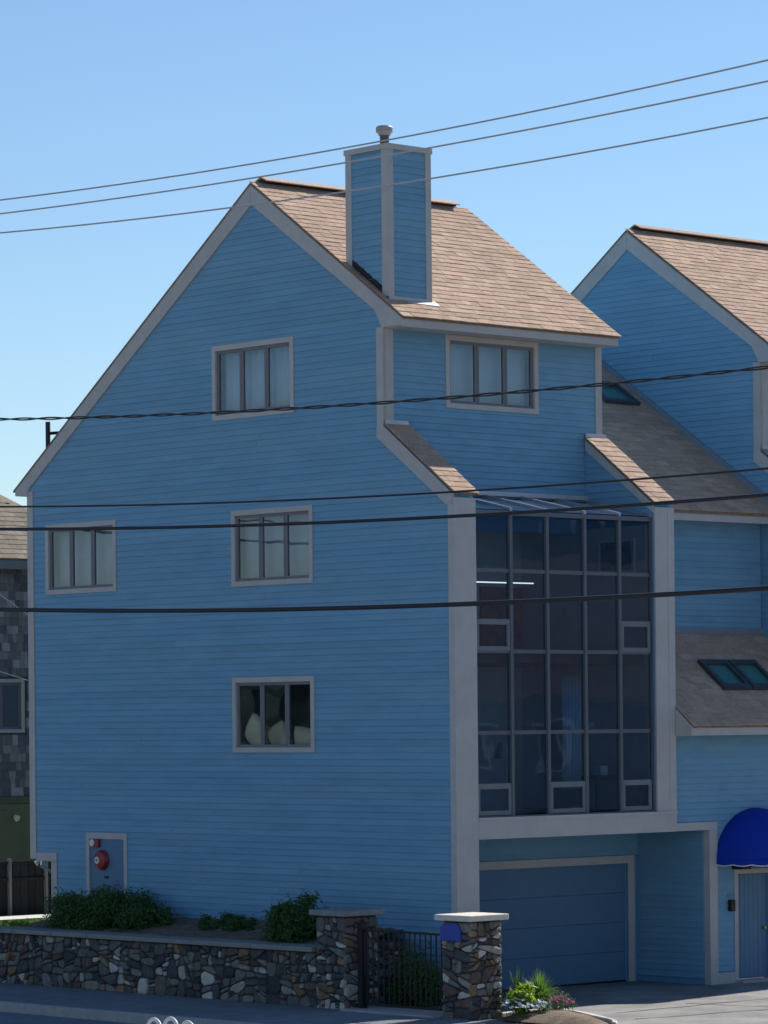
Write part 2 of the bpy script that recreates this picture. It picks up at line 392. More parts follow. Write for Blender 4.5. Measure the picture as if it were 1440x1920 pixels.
def build_house(root, full):
    GX = Plane('X', 0.0); zbase = .05 if full else 5.0
    wins = WINS if full else []
    wz = [(w_[0]+.04, w_[1]-.04, w_[2]+.04, w_[3]-.04) for w_ in wins]
    # gable wall and its boards
    wall = wallcore('gable_wall', GX, [-.10, 1.67, 5.27, 11.62, 12.33], zbase, gtop, wz, root, zlof=lambda u: 2.44 if u > 11.62 else zbase)
    def lo(z):
        if z < 9.02: return -.09
        if z < 10.36: return (z-9.02)/.74-.09
        return max(1.70, 1.10+(z-12.10)/FS)
    def hi(z):
        if z < 2.45: return 11.64
        return min(12.32, 5.27+(15.02-z)/RS)
    holes = list(wz)
    if full: holes.append((9.27, 10.49, 1.2, 2.88))
    clad(GX, zbase+.02, 14.95, lo, hi, holes, wall)
    # trim on the gable, 45 mm proud
    def tprism(name, pts, d=.045, x=0.0, parent=root): return MB().prism([(x, y, z) for y, z in pts], (-d, 0, 0)).build(name, TRIM, parent)
    if full:
        tprism('corner_board', [(12.18, 2.36), (12.37, 2.36), (12.37, 9.80), (12.18, 9.80)])
        tprism('notch_board', [(11.50, 2.32), (12.17, 2.32), (12.17, 2.49), (11.50, 2.49)])
        tprism('notch_board', [(11.50, .9), (11.68, .9), (11.68, 2.31), (11.50, 2.31)])
    tprism('corner_board', [(1.665, 10.30), (1.84, 10.40), (1.84, 12.2), (1.665, 12.2)])
    tprism('corner_board', [(-.125, .0 if full else 5), (.0, .0 if full else 5), (.0, 8.92), (-.125, 8.92)], d=.048)
    tprism('rake_board', [(5.27, 15.20), (12.74, zr(12.74)-.05), (12.70, 9.73), (12.35, 9.71), (12.30, zr(12.30)-.36), (5.27, 14.82)], d=.062)
    tprism('rake_board', [(5.265, 15.20), (5.265, 14.82), (1.86, zf(1.86)-.36), (1.67, 12.19), (1.14, 12.19), (1.12, 12.32)], d=.062)
    tprism('wing_rake_board', [(-.125, 9.10), (-.125, 8.93), (.02, 8.90), (1.84, 10.22), (1.84, 10.40), (1.67, 10.42)], d=.058)
    # upper front wall
    GY = Plane('Y', 1.67); fw_ = (1.5, 3.9, 10.82, 12.17)
    fh = [(1.54, 3.86, 10.86, 12.13)]
    fwall = wallcore('front_wall', GY, [.02, 5.59], 8.6, lambda u: 12.2, fh, root)
    clad(GY, 9.2, 12.18, lambda z: .05, lambda z: 5.5, fh, fwall, split=False)
    window(GY, *fw_, root)
    MB().box(0.0, .18, 1.625, 1.668, 10.45, 12.185).build('corner_board', TRIM, root)
    MB().box(5.44, 5.61, 1.625, 1.668, 10.40, 12.185).build('corner_board', TRIM, root)
    MB().box(5.45, 5.61, 1.668, 1.85, 9.5, 12.3).build('corner_board', TRIM, root)
    # right and rear walls, floors (the shell)
    sh = wallcore('party_wall', Plane('X', 5.58), [1.86, 5.27, 12.33], 3.06, lambda y: min(zf(y), zr(y))-.12, [], root)
    box('rear_wall', (.15, 5.55, 12.2, 12.33, 2.44, 9.9), SHEATH, root)
    if full: box('lower_rear_wall', (.15, 5.55, 11.54, 11.61, .0, 2.44), SHEATH, root); box('overhang_soffit', (.15, 5.55, 11.62, 12.19, 2.40, 2.46), SHEATH, root)
    if full:
        for z in (3.05, 6.10, 9.02):
            box('floor_slab', (.15, 5.56, (.14 if z < 9 else 1.83), 12.18, z, z+.2), FLOORW, root)
        box('partition', (.15, 5.56, 3.4, 3.5, 3.25, 9.0), ROOMW, root)
        box('ceiling', (.15, 5.56, 1.84, 8.9, 12.14, 12.19), ROOMW, root)
    # roof
    rf = MB()
    rf.prism([(-.075, 1.10, zf(1.10)-.06), (-.075, 5.27, 15.19), (-.075, 5.27, 15.23), (-.075, 1.10, 12.34)], (5.62, 0, 0))
    rf.prism([(-.075, 5.275, 15.19), (-.075, 12.79, zr(12.79)-.06), (-.075, 12.79, zr(12.79)-.02), (-.075, 5.275, 15.23)], (5.62, 0, 0))
    roof = rf.build('roof', DECK, root)
    sl = []
    chim = (lambda p: .2 < p.x < .9 and 1.75 < p.y < 2.5) if full else None
    shingles((-.075, 1.08, 12.345), (5.62, 0, 0), (0, 4.19, 4.19*FS), .175, .30, sl, roof, chim)
    tops = MB(); 
    MB().box(.22, 5.20, 5.17, 5.37, 15.25, 15.30).build('ridge_vent', DARK, roof)
    rv = MB(); rv.prism([(.18, 5.09, 15.265), (.18, 5.27, 15.345), (.18, 5.45, 15.265), (.18, 5.45, 15.285), (.18, 5.27, 15.37), (.18, 5.09, 15.285)], (5.05, 0, 0)); rv.build('ridge_cap', SHINGLE, roof)
    # eave
    MB().box(-.06, 5.54, 1.115, 1.15, 12.165, 12.325).build('fascia', TRIM, root)
    MB().box(-.0, 5.52, 1.15, 1.66, 12.175, 12.20).build('soffit', TRIM, root)
    MB().box(-.06, 5.54, 12.70, 12.74, 9.73, 9.86).build('fascia', TRIM, root)
    # wing walls with sloping tops
    for (x0, x1, nm) in ((0.0, .49, 0), (5.17, 5.67, 1)):
        if nm == 0:
            wb = MB().prism([(x0+.15, -.10, zbase), (x0+.15, 1.66, zbase), (x0+.15, 1.66, zw(1.66)-.05), (x0+.15, -.10, zw(-.10)-.05)], (x1-x0-.16, 0, 0))
        else:
            wb = MB().prism([(x0, -.10, 3.05 if full else zbase), (x0, 1.66, 3.05 if full else zbase), (x0, 1.66, zw(1.66)-.05), (x0, -.10, zw(-.10)-.05)], (x1-x0, 0, 0))
        wing = wb.build('wing_wall', SHEATH, root)
        if nm == 1:
            clad(Plane('X', x0), 8.9, 10.4, lambda z: max(-.08, (z-9.0)/.74-.10), lambda z: 1.64, [], wing, split=False)
            MB().prism([(x0-.045, -.12, 9.10), (x0-.045, -.12, 8.93), (x0-.045, 1.62, 10.20), (x0-.045, 1.62, 10.40)], (.043, 0, 0)).build('wing_rake_board', TRIM, root)
        rp = MB().prism([(x0-.05, -.18, zw(-.18)-.03), (x0-.05, 1.63, zw(1.63)-.03), (x0-.05, 1.63, zw(1.63)), (x0-.05, -.18, zw(-.18))], (x1-x0+.09, 0, 0)).build('wing_roof', DECK, root)
        shingles((x0-.05, -.18, zw(-.18)+.004), (x1-x0+.09, 0, 0), (0, 1.78, 1.78*.74), .175, .27, sl, rp, over=.02)
        MB().box(x0-.03, x1+.03, 1.60, 1.622, zw(1.6), zw(1.6)+.09).build('flashing', FLASH, rp)
        # face boards of the pillar
        zb = .0 if (nm == 0 and full) else (2.951 if full else 5.0)
        if nm == 0:
            MB().box(-.048, .20, -.15, -.126, zb, 9.03).build('pillar_board', TRIM, root)
            MB().box(.203, .50, -.146, -.126, zb, 9.03).build('pillar_board', TRIM, root)
            MB().box(.46, .498, -.125, .10, zb, 8.9).build('pillar_board', TRIM, root)
        else:
            MB().box(x0-.01, x1-.17, -.146, -.11, 3.30 if full else 5, 9.03).build('pillar_board', TRIM, root)
            MB().box(x1-.167, x1+.01, -.15, -.11, 3.30 if full else 5, 9.03).build('pillar_board', TRIM, root)
    return sl, roof

house = empty('blue_house')
tag(house, 'tall blue clapboard house with taupe trim, chimney and glazed sunroom above its garage', 'house')
SL, ROOF = build_house(house, True)
for w_ in WINS: window(Plane('X', 0.0), *w_, house)
lay(SL, house)

# chimney on the front slope
ch = MB().box(.06, 1.06, 1.60, 2.66, 12.4, 15.50).build('chimney', SHEATH, house)
clad(Plane('Y', 1.60), 12.62, 15.42, lambda z: .15, lambda z: .97, [], ch, split=False)
clad(Plane('X', .06), 12.62, 15.42, lambda z: 1.70, lambda z: min(2.57, 1.10+(z-12.36)/FS+.12), [], ch, split=False)
for (a, b, c, d) in ((.02, .16, 1.56, 1.60), (.02, .06, 1.60, 1.73), (.96, 1.10, 1.56, 1.60), (1.06, 1.10, 1.60, 1.73), (.02, .06, 2.54, 2.70)):
    zb = 12.7 if d < 1.9 else 13.35
    MB().box(a, b, c, d, zb, 15.42).build('corner_board', TRIM, ch)
MB().box(.0, 1.12, 1.54, 2.72, 15.42, 15.52).build('chimney_crown', TRIM, ch)
MB().box(.02, 1.10, 1.555, 1.60, 12.66, 12.76).build('base_board', TRIM, ch)
MB().prism([(.028, 1.60, 12.72), (.028, 2.70, 13.50), (.028, 2.70, 13.62), (.028, 1.60, 12.86)], (.03, 0, 0)).build('shade_strip', DARK, ch)  # dark strip standing for the shade along the chimney foot
MB().prism([(.45, 1.50, 12.655), (1.20, 1.46, 12.63), (1.20, 1.60, 12.73), (.45, 1.60, 12.73)], (0, -.004, .012)).build('base_flashing', FLASH, ch)
fl = MB().tube([(.36, 2.0, 15.5), (.36, 2.0, 15.76)], .085, 16).build('flue_pipe', mat('flue_steel', (.10, .09, .09), rough=.4, metal=.5), ch, smooth=False)
MB().tube([(.36, 2.0, 15.74), (.36, 2.0, 15.78), (.36, 2.0, 15.80), (.36, 2.0, 15.88), (.36, 2.0, 15.91)], [.11, .12, .155, .16, .13], 20).build('flue_cap', mat('dull_steel_cap', (.34, .33, .33), rough=.5, var=.1), ch)

# sunroom glazing between the wing walls
sun_ = MB().box(.49, 5.17, -.10, .02, 3.28, 3.36).box(.49, .53, -.06, 0, 3.36, 8.82).box(5.13, 5.17, -.06, 0, 3.36, 8.82).box(.53, 5.13, -.06, 0, 8.76, 8.84).build('sunroom_frame', ALU, house)
MX = [.53, 1.45, 2.38, 3.36, 4.28, 5.13]; MZ = [3.36, 4.85, 6.31, 7.76, 8.76]
for x in MX[1:-1]:
    MB().box(x-.035, x+.035, -.075, .02, 3.36, 8.76).build('mullion', ALU, sun_)
for j, z in enumerate(MZ[1:-1]):
    for i in range(5):
        if j == 1 and i == 0: pass
        MB().box(MX[i]+.035, MX[i+1]-.035, -.05, .01, z-.035, z+.035).build('rail', ALU, sun_)
VENTS = {(0, 2): None, (4, 2): None, (0, 0): None, (2, 0): None, (4, 0): None}
for j in range(4):
    for i in range(5):
        x0, x1, z0, z1 = MX[i]+.03, MX[i+1]-.03, MZ[j]+.03, MZ[j+1]-.03
        if (i, j) in VENTS:
            zt = z0+.52
            s = MB().box(x0, x1, -.06, .0, zt-.07, zt+.03).box(x0, x1, -.06, 0, z0-.02, z0+.06).box(x0, x0+.07, -.06, 0, z0+.06, zt-.07).box(x1-.07, x1, -.06, 0, z0+.06, zt-.07)
            s.build('vent_sash', mat('grey_aluminium', (.18, .195, .22), rough=.4), sun_)
            g = MB(); g.v = [(x0+.07, -.03, z0+.06), (x1-.07, -.03, z0+.06), (x1-.07, -.03, zt-.07), (x0+.07, -.03, zt-.07)]; g.f = [(0, 1, 2, 3)]
            me = g.mesh('pane', False); me.materials.append(GLASS_T); link('pane', me, sun_); z0 = zt+.03
        g = MB(); t = R.uniform(-.003, .003); t2 = R.uniform(-.003, .003)
        g.v = [(x0, -.025+t, z0), (x1, -.025-t, z0), (x1, -.025-t+t2, z1), (x0, -.025+t+t2, z1)]; g.f = [(0, 1, 2, 3)]
        me = g.mesh('pane', False); me.materials.append(GLASS_T); link('pane', me, sun_)
ZB = 9.22
for i in range(5):                                                     # sloping glass roof
    x0, x1 = MX[i], MX[i+1]
    g = MB(); g.v = [(x0+.03, -.04, 8.86), (x1-.03, -.04, 8.86), (x1-.03, 1.62, ZB), (x0+.03, 1.62, ZB)]; g.f = [(0, 1, 2, 3)]
    me = g.mesh('roof_pane', False); me.materials.append(GLASS_T); link('roof_pane', me, sun_)
for x in MX:
    MB().prism([(x-.03, -.08, 8.84), (x-.03, 1.62, ZB-.02), (x-.03, 1.62, ZB+.05), (x-.03, -.08, 8.90)], (.06, 0, 0)).build('glazing_bar', mat('light_aluminium', (.45, .46, .48), rough=.3, metal=.6), sun_)
MB().box(.5, 5.16, 1.56, 1.622, ZB+.02, ZB+.10).build('flashing', FLASH, sun_)
# sunroom inside: columns, doors, blinds seen dimly through the glass
for z0 in (3.26, 6.31):
    for (x0, x1) in ((1.0, 1.95), (2.9, 3.9)):
        MB().box(x0, x0+.08, 3.33, 3.40, z0, z0+2.1).box(x1-.08, x1, 3.33, 3.40, z0, z0+2.1).box(x0, x1, 3.33, 3.40, z0+2.02, z0+2.12).build('inner_door_frame', WHITE, house)
        MB().box(x0+.08, x1-.08, 3.36, 3.40, z0, z0+2.02).build('inner_door', ROOMD, house)
# garage front
beam = MB().box(.50, 5.68, -.15, -.02, 2.95, 3.275).build('garage_beam', TRIM, house)
MB().box(.50, 5.68, -.17, .0, 3.276, 3.335).build('sunroom_sill', TRIM, house)
MB().box(5.69, 6.92, -.045, 0.0, 2.95, 3.10).build('garage_header', TRIM, house)
MB().box(6.70, 6.92, -.045, .10, 0.0, 2.948).build('garage_jamb', TRIM, house)
MB().box(.3, 6.70, -.01, 2.0, 2.97, 3.04).build('garage_soffit', SHEATH, house)
gw = wallcore('garage_wall', Plane('Y', 1.84), [.3, 6.72], 0, lambda u: 2.97, [(1.5, 6.36, -.1, 2.28)], house)
clad(Plane('Y', 1.84), 2.45, 2.96, lambda z: .5, lambda z: 6.68, [], gw, split=False)
clad(Plane('X', 6.70), .12, 2.95, lambda z: .11, lambda z: 1.83, [], MB().box(6.70, 6.80, .1, 1.84, .0, 2.97).build('garage_side_wall', SHEATH, house), split=False)
MB().box(1.3, 6.55, 1.78, 1.812, 2.29, 2.44).build('garage_trim', TRIM, house)
MB().box(6.38, 6.55, 1.78, 1.812, 0, 2.289).build('garage_trim', TRIM, house)
gd = MB().box(1.48, 6.38, 1.90, 1.93, 0.0, 2.30).build('garage_door', GARP, house)
for k in range(4):
    MB().box(1.50, 6.37, 1.868, 1.899, .02+k*.567, .02+(k+1)*.567-.004).build('door_panel', GARP, gd, .006)
MB().box(1.50, 6.37, 1.855, 1.868, .0, .035).build('weather_seal', BLACK, gd)
# utility panel with alarm bells on the gable
pn = MB().box(-.012, .02, 9.33, 10.43, .6, 2.80).build('utility_panel', DOORP, house)
MB().box(-.045, .0, 10.43, 10.53, .6, 2.92).build('panel_casing', TRIM, pn); MB().box(-.045, .0, 9.23, 9.33, .6, 2.92).build('panel_casing', TRIM, pn)
MB().box(-.045, .0, 9.331, 10.429, 2.80, 2.92).build('panel_casing', TRIM, pn)
MB().box(-.03, -.012, 9.86, 9.98, 2.02, 2.07).build('panel_latch', BLACK, pn)
def disc(y, z, r, name, mt, x0=-.014, th=.1, rim=None):
    return MB().tube([(x0, y, z), (x0-th*.3, y, z), (x0-th*.8, y, z), (x0-th, y, z)], [r, r, r*.85, r*.55], 28).build(name, mt, pn)
b1 = disc(10.03, 2.38, .20, 'alarm_bell', RED, -.014, .12)
MB().tube([(-.13, 10.06, 2.38), (-.15, 10.06, 2.38)], .07, 20).build('bell_centre', WHITE, b1); MB().tube([(-.15, 10.06, 2.38), (-.157, 10.06, 2.38)], .025, 12).build('bell_bolt', RED, b1)
b2 = MB().box(-.09, -.013, 10.10, 10.34, 2.63, 2.80).build('alarm_horn', RED, pn, .02)
MB().tube([(-.09, 10.27, 2.72), (-.11, 10.27, 2.72)], .07, 20).build('horn_disc', WHITE, b2)

# floodlight under the rear notch
fl_ = MB().box(.16, .3, 12.25, 12.31, 2.2, 2.35).tube([(.12, 12.30, 2.30), (.06, 12.33, 2.25)], [.03, .06], 14).build('floodlight', WHITE, house)
MB().tube([(.10, 12.2, 2.20), (.08, 11.9, 2.14), (.08, 11.75, 2.02), (.08, 11.73, 1.2)], .03, 8).build('conduit', mat('grey_conduit', (.22, .22, .23), rough=.5), house)

# curtains, cushions and pictures behind the glass
def curtain(kind, c, u0, u1, z0, z1, label, group=None, mt=CURT, amp=.03, wav=9):
    b = MB(); n = 60
    for i in range(n+1):
        u = u0+(u1-u0)*i/n; d = amp*math.sin(i/n*wav*2*math.pi)
        for z in (z0, z1):
            b.v.append((c+d, u, z) if kind == 'X' else (u, c+d, z))
    for i in range(n): b.f.append((2*i, 2*i+2, 2*i+3, 2*i+1))
    o = b.build('curtain', mt, smooth=True); s = o.modifiers.new('thick', 'SOLIDIFY'); s.thickness = .006
    return tag(o, label, 'curtain')
curtain('X', .22, 4.2, 6.4, 10.85, 12.13, 'pale curtain behind the window just under the gable peak')
curtain('Y', 1.93, 1.55, 3.85, 10.85, 12.13, 'white blind behind the three-pane window under the front eave', amp=.006, wav=4)
curtain('X', .24, 3.7, 5.9, 7.7, 9.0, 'sheer curtain behind the middle window of the gable wall', mt=mat('sheer_curtain', (.46, .49, .60), rough=.95), amp=.006, wav=3)
curtain('X', .24, 9.6, 11.7, 7.75, 9.0, 'sheer curtain behind the window nearest the rear corner', mt=MATS['sheer_curtain'], amp=.005, wav=4)
def cushion(y, z, wy, h, lean, mt, label, name='cushion'):
    bm = bmesh.new(); bmesh.ops.create_cube(bm, size=1)
    bmesh.ops.subdivide_edges(bm, edges=bm.edges[:], cuts=9, use_grid_fill=True)
    for v in bm.verts:
        x, yy, zz = v.co*2
        k = max(0, 1-abs(yy)**3)*max(0, 1-abs(zz)**3); th = .012+.10*k**.5
        s = 1-.05*(1-abs(yy*zz))-.10*abs(yy*zz)**2
        v.co = Vector((math.copysign(th, x) if abs(x) > .9 else x*th, yy*wy/2*math.sqrt(1-.20*zz*zz), zz*h/2*math.sqrt(1-.20*yy*yy)))
    me = bpy.data.meshes.new(name); bm.to_mesh(me); bm.free(); me.materials.append(mt)
    for p in me.polygons: p.use_smooth = True
    o = link(name, me); o.location = (.19, y, z); o.rotation_euler = (lean, -.25, 0); return tag(o, label, 'cushion')
box('window_seat', (.16, .62, 3.6, 6.05, 3.25, 4.50), ROOMW, house)
cushion(5.48, 4.86, .66, .66, math.radians(42), CUSH, 'tall cream cushion standing on its corner in the lowest gable window')
cushion(4.84, 4.78, .62, .56, math.radians(-24), CUSH2, 'sand coloured cushion behind the middle pane of the lowest gable window')
cushion(4.12, 4.74, .62, .50, math.radians(10), CUSH, 'small rounded cushion behind the right pane of the lowest gable window')
def inner(x0, y0, x1, y1, Y):                     # photo rectangle -> X and Z range on the inner wall at depth Y
    p, q = onplane(x0, y0, 1, Y), onplane(x1, y1, 1, Y); return min(p.x, q.x), max(p.x, q.x), min(p.z, q.z), max(p.z, q.z)
box('room_lining', (5.14, 5.165, .04, 3.39, 3.37, 8.70), ROOMW, house)
p_, q_ = onplane(1120, 1012, 0, 5.12), onplane(1190, 1074, 0, 5.12)
pic = MB().box(5.105, 5.138, q_.y, q_.y+.07, q_.z, p_.z).box(5.105, 5.138, p_.y-.07, p_.y, q_.z, p_.z).box(5.105, 5.138, q_.y+.07, p_.y-.07, p_.z-.07, p_.z).box(5.105, 5.138, q_.y+.07, p_.y-.07, q_.z, q_.z+.07).build('framed_picture', WHITE)
tag(pic, 'white framed picture on the sunroom wall behind the top row of glass', 'picture')
box('picture_sheet', (5.12, 5.13, q_.y+.071, p_.y-.071, q_.z+.071, p_.z-.071), mat('picture_print', (.16, .16, .17), rough=.6, var=.9, scale=6), pic)
a0, a1, z0_, z1_ = inner(1058, 1245, 1092, 1480, 1.1)
curtain('Y', 1.15, a0, a1, max(3.27, z0_), min(5.9, z1_), 'narrow pale curtain hanging inside the lower sunroom', amp=.05, wav=5)
a0, a1, z0_, z1_ = inner(900, 1100, 1040, 1215, 3.38)
box('red_brown_panel', (max(a0, .2), a1, 3.36, 3.398, max(6.32, z0_), z1_), mat('red_brown_tone', (.42, .20, .13), rough=.6, var=.25, scale=5), house)  # red-brown sheet behind the upper left panes
p_, q_ = onplane(892, 1091, 1, 1.6), onplane(1000, 1094, 1, 1.6)
tb = MB().tube([(max(p_.x, .60)-1.0, 1.6, q_.z), (q_.x, 1.6, q_.z)], .012, 8).build('tube_light', None or mat('tube_housing', (.7, .7, .7)))
tb.data.materials.clear(); EM = bpy.data.materials.new('lit_tube'); EM.use_nodes = True
EM.node_tree.nodes['Principled BSDF'].inputs['Emission Color'].default_value = (1, .97, .92, 1); EM.node_tree.nodes['Principled BSDF'].inputs['Emission Strength'].default_value = 1.0
tb.data.materials.append(EM); tag(tb, 'lit white tube light inside the upper left of the sunroom', 'light')
a0, a1, z0_, z1_ = inner(1105, 1430, 1195, 1520, .9)
st = MB().box(a0, a1, .7, 1.2, 3.95, 4.02).box(a0+.02, a0+.08, .72, .78, 3.26, 3.95).box(a1-.08, a1-.02, .72, .78, 3.26, 3.95).box(a0+.02, a0+.08, 1.12, 1.18, 3.26, 3.95).box(a1-.08, a1-.02, 1.12, 1.18, 3.26, 3.95).build('side_table', ROOMD)
tag(st, 'dark table standing inside the lower sunroom', 'table')
tag(MB().box(a0+.25, a0+.45, .85, 1.05, 4.021, 4.20).build('white_box', WHITE, None, .01), 'small white box on the dark sunroom table', 'box')
tag(MB().tube([(a1-.3, .95, 4.021), (a1-.3, .95, 4.06), (a1-.3, .95, 4.16)], [.06, .13, .16], 16).build('white_bowl', WHITE), 'white bowl on the dark sunroom table', 'bowl')
lamp = MB().tube([(2.9, 1.6, 3.26), (2.9, 1.6, 3.29)], .14, 16).tube([(2.9, 1.6, 3.29), (2.9, 1.6, 4.4)], .02, 8).tube([(2.9, 1.6, 4.35), (2.9, 1.6, 4.65)], [.22, .13], 18).build('floor_lamp', mat('lamp_cream', (.5, .47, .4)))
tag(lamp, 'floor lamp standing low in the sunroom behind the glass', 'lamp')

# ------------------------------------------------------------------ second house of the row
h2 = empty('blue_house', (10.25, 0, 0))
tag(h2, 'second blue gabled house partly cut off by the right edge', 'house')
SL2, ROOF2 = build_house(h2, False)
lay(SL2, h2)

# ------------------------------------------------------------------ connecting wing between them
lk = empty('connecting_wing', (5.9, 0, 0)); O = Vector((5.9, 0, 0))
tag(lk, 'lower blue wing between the houses with shingled skylight roof and entrance door', 'house wing')
def lmb(m_, name, mt, parent=None, bevel=0):
    m_.v = [(v[0]-5.9, v[1], v[2]) for v in m_.v] if parent is None or parent is lk or parent.parent is lk else m_.v
    return m_.build(name, mt, parent or lk, bevel)
X0, X1 = 5.70, 10.18
def zu(y): return 9.14+.683*(y-1.20)
def zl(y): return 4.95+.80*(y+.57)
ur = lmb(MB().prism([(X0-.05, 1.18, zu(1.18)-.07), (X0-.05, 6.6, zu(6.6)-.07), (X0-.05, 6.6, zu(6.6)), (X0-.05, 1.18, zu(1.18))], (X1-X0+.06, 0, 0)), 'upper_roof', DECK)
s3 = []
shingles((X0-.05-5.9, 1.18, zu(1.18)+.003), (X1-X0+.05, 0, 0), (0, 5.4, 5.4*.683), .19, .32, s3, ur)
lmb(MB().box(X0, X1, 1.20, 1.235, 8.92, 9.09), 'fascia', TRIM)
lmb(MB().box(X0, X1, 1.235, 1.70, 8.95, 8.98), 'soffit', TRIM)
lmb(MB().prism([(X1-.0, 1.2, zu(1.2)+.02), (X1, 6.6, zu(6.6)+.02), (X1, 6.6, zu(6.6)+.16), (X1, 1.2, zu(1.2)+.16)], (.03, 0, 0)), 'flashing_board', mat('blue_grey_trim', (.20, .25, .31), rough=.6))
class LP(Plane):
    def P(s, u, d, z):
        p = Plane.P(s, u, d, z); return (p[0]-5.9, p[1], p[2])
uw = wallcore('upper_wall', LP('Y', 1.70), [5.7, 10.2], 6.3, lambda u: 8.96, [], lk)
clad(LP('Y', 1.70), 6.85, 8.95, lambda z: 5.7, lambda z: 10.2, [], uw, split=False)
lmb(MB().box(X0, X1+.05, 1.63, 1.668, 6.74, 6.86), 'apron_board', MATS['blue_grey_trim'])
lr = lmb(MB().prism([(X0, -.57, zl(-.57)-.06), (X0, 1.66, zl(1.66)-.06), (X0, 1.66, zl(1.66)), (X0, -.57, zl(-.57))], (X1-X0+.8, 0, 0)), 'lower_roof', DECK)
shingles((X0-5.9, -.58, zl(-.58)+.003), (X1-X0+.8, 0, 0), (0, 2.24, 2.24*.80), .185, .32, s3, lr)
lay(s3, lk)
lmb(MB().box(X0, X1+.8, -.56, -.52, 4.75, 4.90), 'fascia', TRIM)
lmb(MB().box(X0, X1+.8, -.52, -.03, 4.76, 4.79), 'soffit', TRIM)
lmb(MB().prism([(X0-.035, -.56, 4.74), (X0-.035, -.16, 4.74), (X0-.035, -.16, zl(-.16)-.02), (X0-.035, -.56, zl(-.56)-.03)], (.033, 0, 0)), 'rake_board', TRIM)
# skylights
def skylight(x0, x1, y0, y1, zz, th=.09):
    n = Vector((0, -.80 if zz is zl else -.683, 1)).normalized()
    f = MB(); w_ = .09
    for (a, b, c, d) in ((x0, x1, y0, y0+w_), (x0, x1, y1-w_, y1), (x0, x0+w_, y0+w_, y1-w_), (x1-w_, x1, y0+w_, y1-w_)):
        f.prism([(a, c, zz(c)-.02), (b, c, zz(c)-.02), (b, d, zz(d)-.02), (a, d, zz(d)-.02)], tuple(n*(th+.03)))
    o = lmb(f, 'skylight', mat('dark_skylight_frame', (.05, .06, .075), rough=.4, spec=.5), lk)
    g = MB().prism([(x0+w_, y0+w_, zz(y0+w_)+.03), (x1-w_, y0+w_, zz(y0+w_)+.03), (x1-w_, y1-w_, zz(y1-w_)+.03), (x0+w_, y1-w_, zz(y1-w_)+.03)], tuple(n*.02))
    g.v = [(v[0]-5.9, v[1], v[2]) for v in g.v]
    g.build('skylight_pane', mat('teal_skylight_glass', (.06, .20, .19), rough=.04, var=.1, spec=.8), o)
skylight(7.42, 8.22, .24, .92, zl); skylight(8.26, 9.06, .24, .92, zl); skylight(8.85, 9.85, 4.65, 5.35, zu)
# front wall with the door
fw2 = wallcore('entrance_wall', LP('Y', 0.0), [5.70, 6.78, 10.2], 0, lambda u: 4.76, [(7.50, 8.42, -.1, 2.08)], lk, zlof=lambda u: 3.0 if u < 6.78 else 0.0)
clad(LP('Y', 0.0), .24, 4.75, lambda z: 5.70 if z >= 3.08 else 6.93, lambda z: 10.2, [(7.42, 8.50, -.1, 2.12)], fw2, split=False)
lmb(MB().box(7.40, 7.50, -.045, 0.0, 0, 2.17), 'door_casing', TRIM); lmb(MB().box(8.42, 8.52, -.045, 0, 0, 2.17), 'door_casing', TRIM); lmb(MB().box(7.501, 8.419, -.045, 0, 2.08, 2.17), 'door_casing', TRIM)
lmb(MB().box(6.93, 7.40, -.04, 0, 0, .22), 'base_board', TRIM); lmb(MB().box(8.52, 10.2, -.04, 0, 0, .22), 'base_board', TRIM)
dr = lmb(MB().box(7.50, 8.42, .05, .09, .06, 2.08), 'door', DOORP)
for k in range(7):
    x = 7.52+k*.126; b = MB().box(x, x+.118, .038, .05, .08, 2.06); b.v = [(v[0]-5.9, v[1], v[2]) for v in b.v]; b.build('door_plank', DOORP, dr)
b = MB().tube([(8.30, .04, 1.02), (8.30, -.03, 1.02)], .03, 12); b.v = [(v[0]-5.9, v[1], v[2]) for v in b.v]; b.build('door_knob', mat('brass', (.5, .36, .12), rough=.3, metal=.8), dr)
lmb(MB().box(7.42, 8.5, -.25, .05, .0, .055), 'threshold', CONC)
lmb(MB().box(7.22, 7.34, -.12, -.03, 1.38, 1.60), 'mailbox', BLACK, lk, .01); lmb(MB().box(7.20, 7.36, -.04, -.02, 1.66, 1.72), 'house_number_plate', MATS['blue_grey_trim'])
# awning
AX, AA, AB, AH, AZ = 8.02, 1.13, 1.05, .98, 2.36
aw = MB(); NT, NP = 40, 12
for i in range(NT+1):
    th = math.pi*i/NT
    for j in range(NP+1):
        ph = math.pi/2*j/NP
        puff = 1-.03*(1-abs(math.sin(th*3)))**2
        aw.v.append((AX-5.9-AA*math.cos(th), -.03-AB*math.sin(th)*math.cos(ph)*puff, AZ+AH*math.sin(th)*math.sin(ph)))
for i in range(NT):
    for j in range(NP):
        k = i*(NP+1)+j; aw.f.append((k, k+1, k+NP+2, k+NP+1))
awn = aw.build('awning', CANVAS, lk, smooth=True); sm = awn.modifiers.new('thick', 'SOLIDIFY'); sm.thickness = .012
vl = MB()
for i in range(121):
    th = math.pi*i/120; x, y = AX-5.9-AA*math.cos(th), -.035-AB*math.sin(th)
    sc = .025*abs(math.sin(th*9))
    vl.v += [(x, y, AZ+.01), (x, y, AZ-.07-sc)]
for i in range(120): vl.f.append((2*i, 2*i+1, 2*i+3, 2*i+2))
va = vl.build('valance', CANVAS, awn); sm = va.modifiers.new('thick', 'SOLIDIFY'); sm.thickness = .008
MB().tube([(AX-5.9-AA*math.cos(math.pi*i/120), -.037-AB*math.sin(math.pi*i/120), AZ-.075-.025*abs(math.sin(math.pi*i/120*9))) for i in range(121)], .011, 6).build('scalloped_piping', WHITE, awn)
